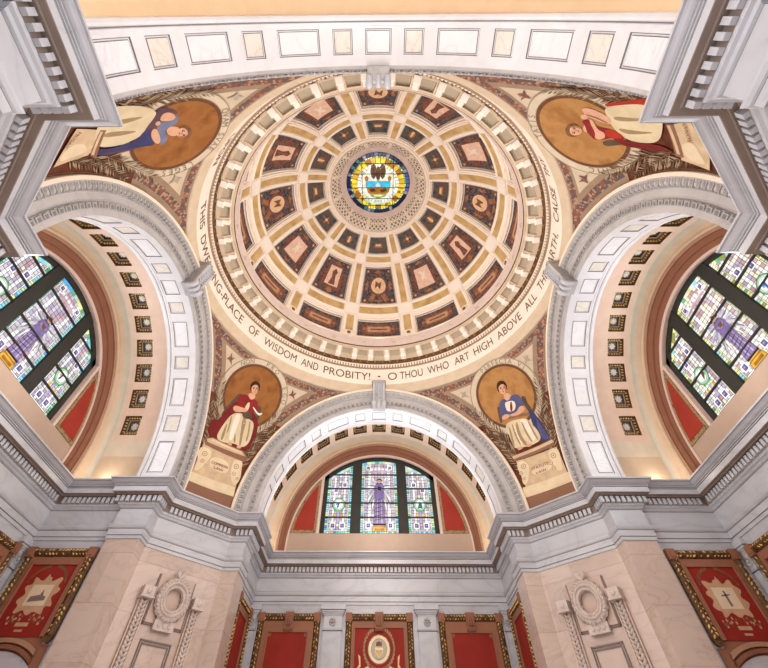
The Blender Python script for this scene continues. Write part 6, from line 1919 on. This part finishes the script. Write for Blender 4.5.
# ------------------------------------------------------------------ pier reliefs
KCH = A + GG + SH * math.sqrt(2)
def pier_map(sx):
    r2 = math.sqrt(2)
    # a: along the chamfer towards the hall's middle axis, d: off the face
    return lambda a_, b_, d: (sx * (KCH / 2 - a_ / r2 - d / r2), KCH / 2 + a_ / r2 - d / r2, b_)
for sx in (-1, 1):
    mp = pier_map(sx)
    wmn = 'crimson' if sx < 0 else 'blue-cloaked'
    org = mp(0, 0.60, 0)
    t = thing('wreath_relief', 'carved wreath with a bow on a square plaque, on the pier below the %s woman' % wmn, 'relief', org, group='wreath reliefs of the piers')
    m = MB()
    m.prism([(-.084, .508), (.084, .508), (.084, .676), (-.084, .676)], 0.0005, 0.010, mp)
    for a0, a1, b0, b1 in ((-.092, -.084, .500, .676), (.084, .092, .500, .676), (-.092, -.044, .500, .508), (.044, .092, .500, .508)):
        m.prism([(a0, b0), (a1, b0), (a1, b1), (a0, b1)], 0.0005, 0.006, mp, 1)
    m.build('plaque', ['plaque_pink', 'groove'], t, org)
    m = MB(); m.prism([(-.046, .486), (.046, .486), (.046, .520), (-.046, .520)], 0.0105, 0.026, mp)
    for s in (-1, 0, 1): m.blob((0, 0, 0), .009, .006, .009, 0, 8, 4, lambda x, y, z, s=s: mp(s * .024 + x, .503 + z, .027 + y))
    m.build('lower_tablet', 'carved_pink', t, org)
    m = MB()
    ringp_ = []
    cz_ = 0.592
    rows = []
    for i in range(49):
        an = 2 * PI * i / 48
        row = []
        for j in range(9):
            q = 2 * PI * j / 8
            rr = 0.021 + 0.003 * sin(i * 2.4 + j)
            row.append(mp((0.058 + rr * cos(q)) * cos(an), cz_ + (0.058 + rr * cos(q)) * sin(an) * 1.02, 0.0225 + rr * .8 * sin(q)))
        rows.append(row)
    m.grid(rows)
    for i in range(30):
        an = 2 * PI * i / 30
        for s in (-1, 0, 1):
            rr = 0.058 + s * 0.013
            def fn(x, y, z, an=an, rr=rr, s=s):
                la = x * cos(an + PI / 2 + s * .5) - z * sin(an + PI / 2 + s * .5)
                lb = x * sin(an + PI / 2 + s * .5) + z * cos(an + PI / 2 + s * .5)
                return mp(rr * cos(an) + la, cz_ + rr * sin(an) + lb, 0.0405 - abs(s) * .006 + y)
            m.blob((0, 0, 0), 0.0105, 0.006, 0.0050, 0, 6, 4, fn)
    m.build('leaf_wreath', 'carved_pink', t, org, smooth=True)
    m = MB()
    for s in (-1, 1):
        m.tube([mp(0, .672, .022), mp(s * .010, .694, .026), mp(s * .020, .702, .026), mp(s * .018, .690, .024), mp(s * .004, .674, .022)], .005, 0, 8)
    m.blob((0, 0, 0), .008, .008, .008, 0, 8, 5, lambda x, y, z: mp(x, .674 + z, .022 + y))
    m.build('ribbon_bow', 'carved_pink', t, org, smooth=True)
    for s in (-1, 1):
        which = 'beside the end bay' if s > 0 else 'beside the side bay'
        org = mp(s * .124, FLOOR, 0)
        t = thing('garland_drop', 'hanging carved garland under a square block, %s, below the %s woman' % (which, wmn), 'relief', org, group='garland drops of the piers')
        m = MB()
        c0 = s * .122
        m.prism([(c0 - .026, .582), (c0 + .026, .582), (c0 + .026, .618), (c0 - .026, .618)], 0.0005, 0.040, mp)
        m.prism([(c0 - .030, .576), (c0 + .030, .576), (c0 + .030, .582), (c0 - .030, .582)], 0.0005, 0.046, mp)
        m.blob((0, 0, 0), .012, .006, .012, 0, 8, 4, lambda x, y, z: mp(c0 + x, .600 + z, .041 + y))
        m.build('head_block', 'carved_pink', t, org)
        m = MB()
        zb = 0.30
        m.prism([(c0 - .024, .576), (c0 - .024, zb), (c0 - .018, zb), (c0 - .018, .576)], 0.0005, 0.014, mp)
        m.prism([(c0 + .018, .576), (c0 + .018, zb), (c0 + .024, zb), (c0 + .024, .576)], 0.0005, 0.014, mp)
        m.prism([(c0 - .018, .576), (c0 - .018, zb), (c0 + .018, zb), (c0 + .018, .576)], 0.0005, 0.008, mp)
        m.build('garland_channel', 'plaque_pink', t, org)
        m = MB()
        n = 18
        for i in range(n):
            z = .568 - (.568 - zb - .01) * i / (n - 1)
            for q in (-1, 1):
                def fn(x, y, zz, z=z, q=q):
                    return mp(c0 + q * .007 + x * .75 + q * zz * .5, z + zz - abs(x) * .3, .016 + y)
                m.blob((0, 0, 0), 0.011, 0.010, 0.011, 0, 6, 4, fn)
        m.build('leaf_garland', 'carved_pink', t, org, smooth=True)
    org = mp(0, FLOOR, 0)
    t = thing('sunk_panel', 'oblong moulded marble panel under the wreath, on the pier below the %s woman' % wmn, 'wall panel', org, group='sunk panels of the piers')
    m = MB()
    for q, (w_, top, d) in enumerate(((.070, .456, .006), (.060, .446, .004))):
        for a0, a1, b0, b1 in ((-w_, w_, top - .005, top), (-w_, -w_ + .005, FLOOR + .05, top), (w_ - .005, w_, FLOOR + .05, top)):
            m.prism([(a0, b0), (a1, b0), (a1, b1), (a0, b1)], 0.0005, d, mp, 1 if q else 0, 1)
    m.build('panel_moulding', ['plaque_pink', 'groove'], t, org)

# ------------------------------------------------------------------ light
w = bpy.data.worlds.new('world')
bpy.context.scene.world = w
w.use_nodes = True
w.node_tree.nodes['Background'].inputs['Color'].default_value = (1, 0.95, 0.9, 1)
w.node_tree.nodes['Background'].inputs['Strength'].default_value = 0.3

def lamp(name, kind, loc, energy, color, size=1.0, target=None, spot=None):
    l = bpy.data.lights.new(name, kind)
    l.energy = energy * LIGHT
    l.color = color
    if kind == 'AREA':
        l.shape = 'DISK'
        l.size = size
    else:
        l.shadow_soft_size = size
    o = bpy.data.objects.new(name, l)
    C.objects.link(o)
    o.location = (loc[0] * U, loc[1] * U, loc[2] * U + H)
    if target is not None:
        d = Vector(target) - Vector(loc)
        o.rotation_euler = d.to_track_quat('-Z', 'Y').to_euler()
    return o

LIGHT = 0.27
warm, neutral, cool = (1.0, 0.86, 0.70), (1.0, 0.95, 0.90), (0.86, 0.92, 1.0)
lamp('hall_fill', 'AREA', (0, 0, FLOOR + 0.05), 750, neutral, 9.0, (0, 0, 3))  # added fill at floor level, stands in for bounced light
lamp('near_bay_fill', 'POINT', (0, -1.30, 0.72), 640, (0.90, 0.94, 1.0), 1.2)  # added lamp that brightens the near cornice faces
lamp('mid_fill', 'POINT', (0, -0.05, 0.84), 1750, (1.0, 0.96, 0.95), 2.2)  # added fill at cornice level for the upright faces
lamp('dome_fill', 'POINT', (0, 0, 1.62), 2300, (1.0, 0.91, 0.81), 1.2)  # added fill to brighten the dome and its ring
for k in (FAR, LEFT, RIGHT, NEAR):
    q = RZ(k)
    def R(p): v = q @ Vector(p); return (v.x, v.y, v.z)
    if k != NEAR:
        lamp('window_daylight', 'AREA', R((0, 1.58, 1.36)), 330, cool, 2.6, R((0, 0, 1.2)))
    for s in (-1, 1):
        lamp('cornice_uplight', 'POINT', R((s * 0.70, 1.42, 1.02)), 34, warm, 0.25)
    lamp('vault_fill', 'POINT', R((0, 1.30, 1.15)), 480 if k == NEAR else 230, (1.0, 0.91, 0.82), 0.6)  # added fill that brightens each vault
for i in range(12):
    az = rad(90 + 30 * i)
    lamp('dome_cove_light', 'POINT', (0.945 * cos(az), 0.945 * sin(az), 2.275), 14, warm, 0.08)

sc = bpy.context.scene
sc.view_settings.view_transform = 'Standard'
sc.view_settings.look = 'Medium High Contrast'
sc.view_settings.exposure = 0.06
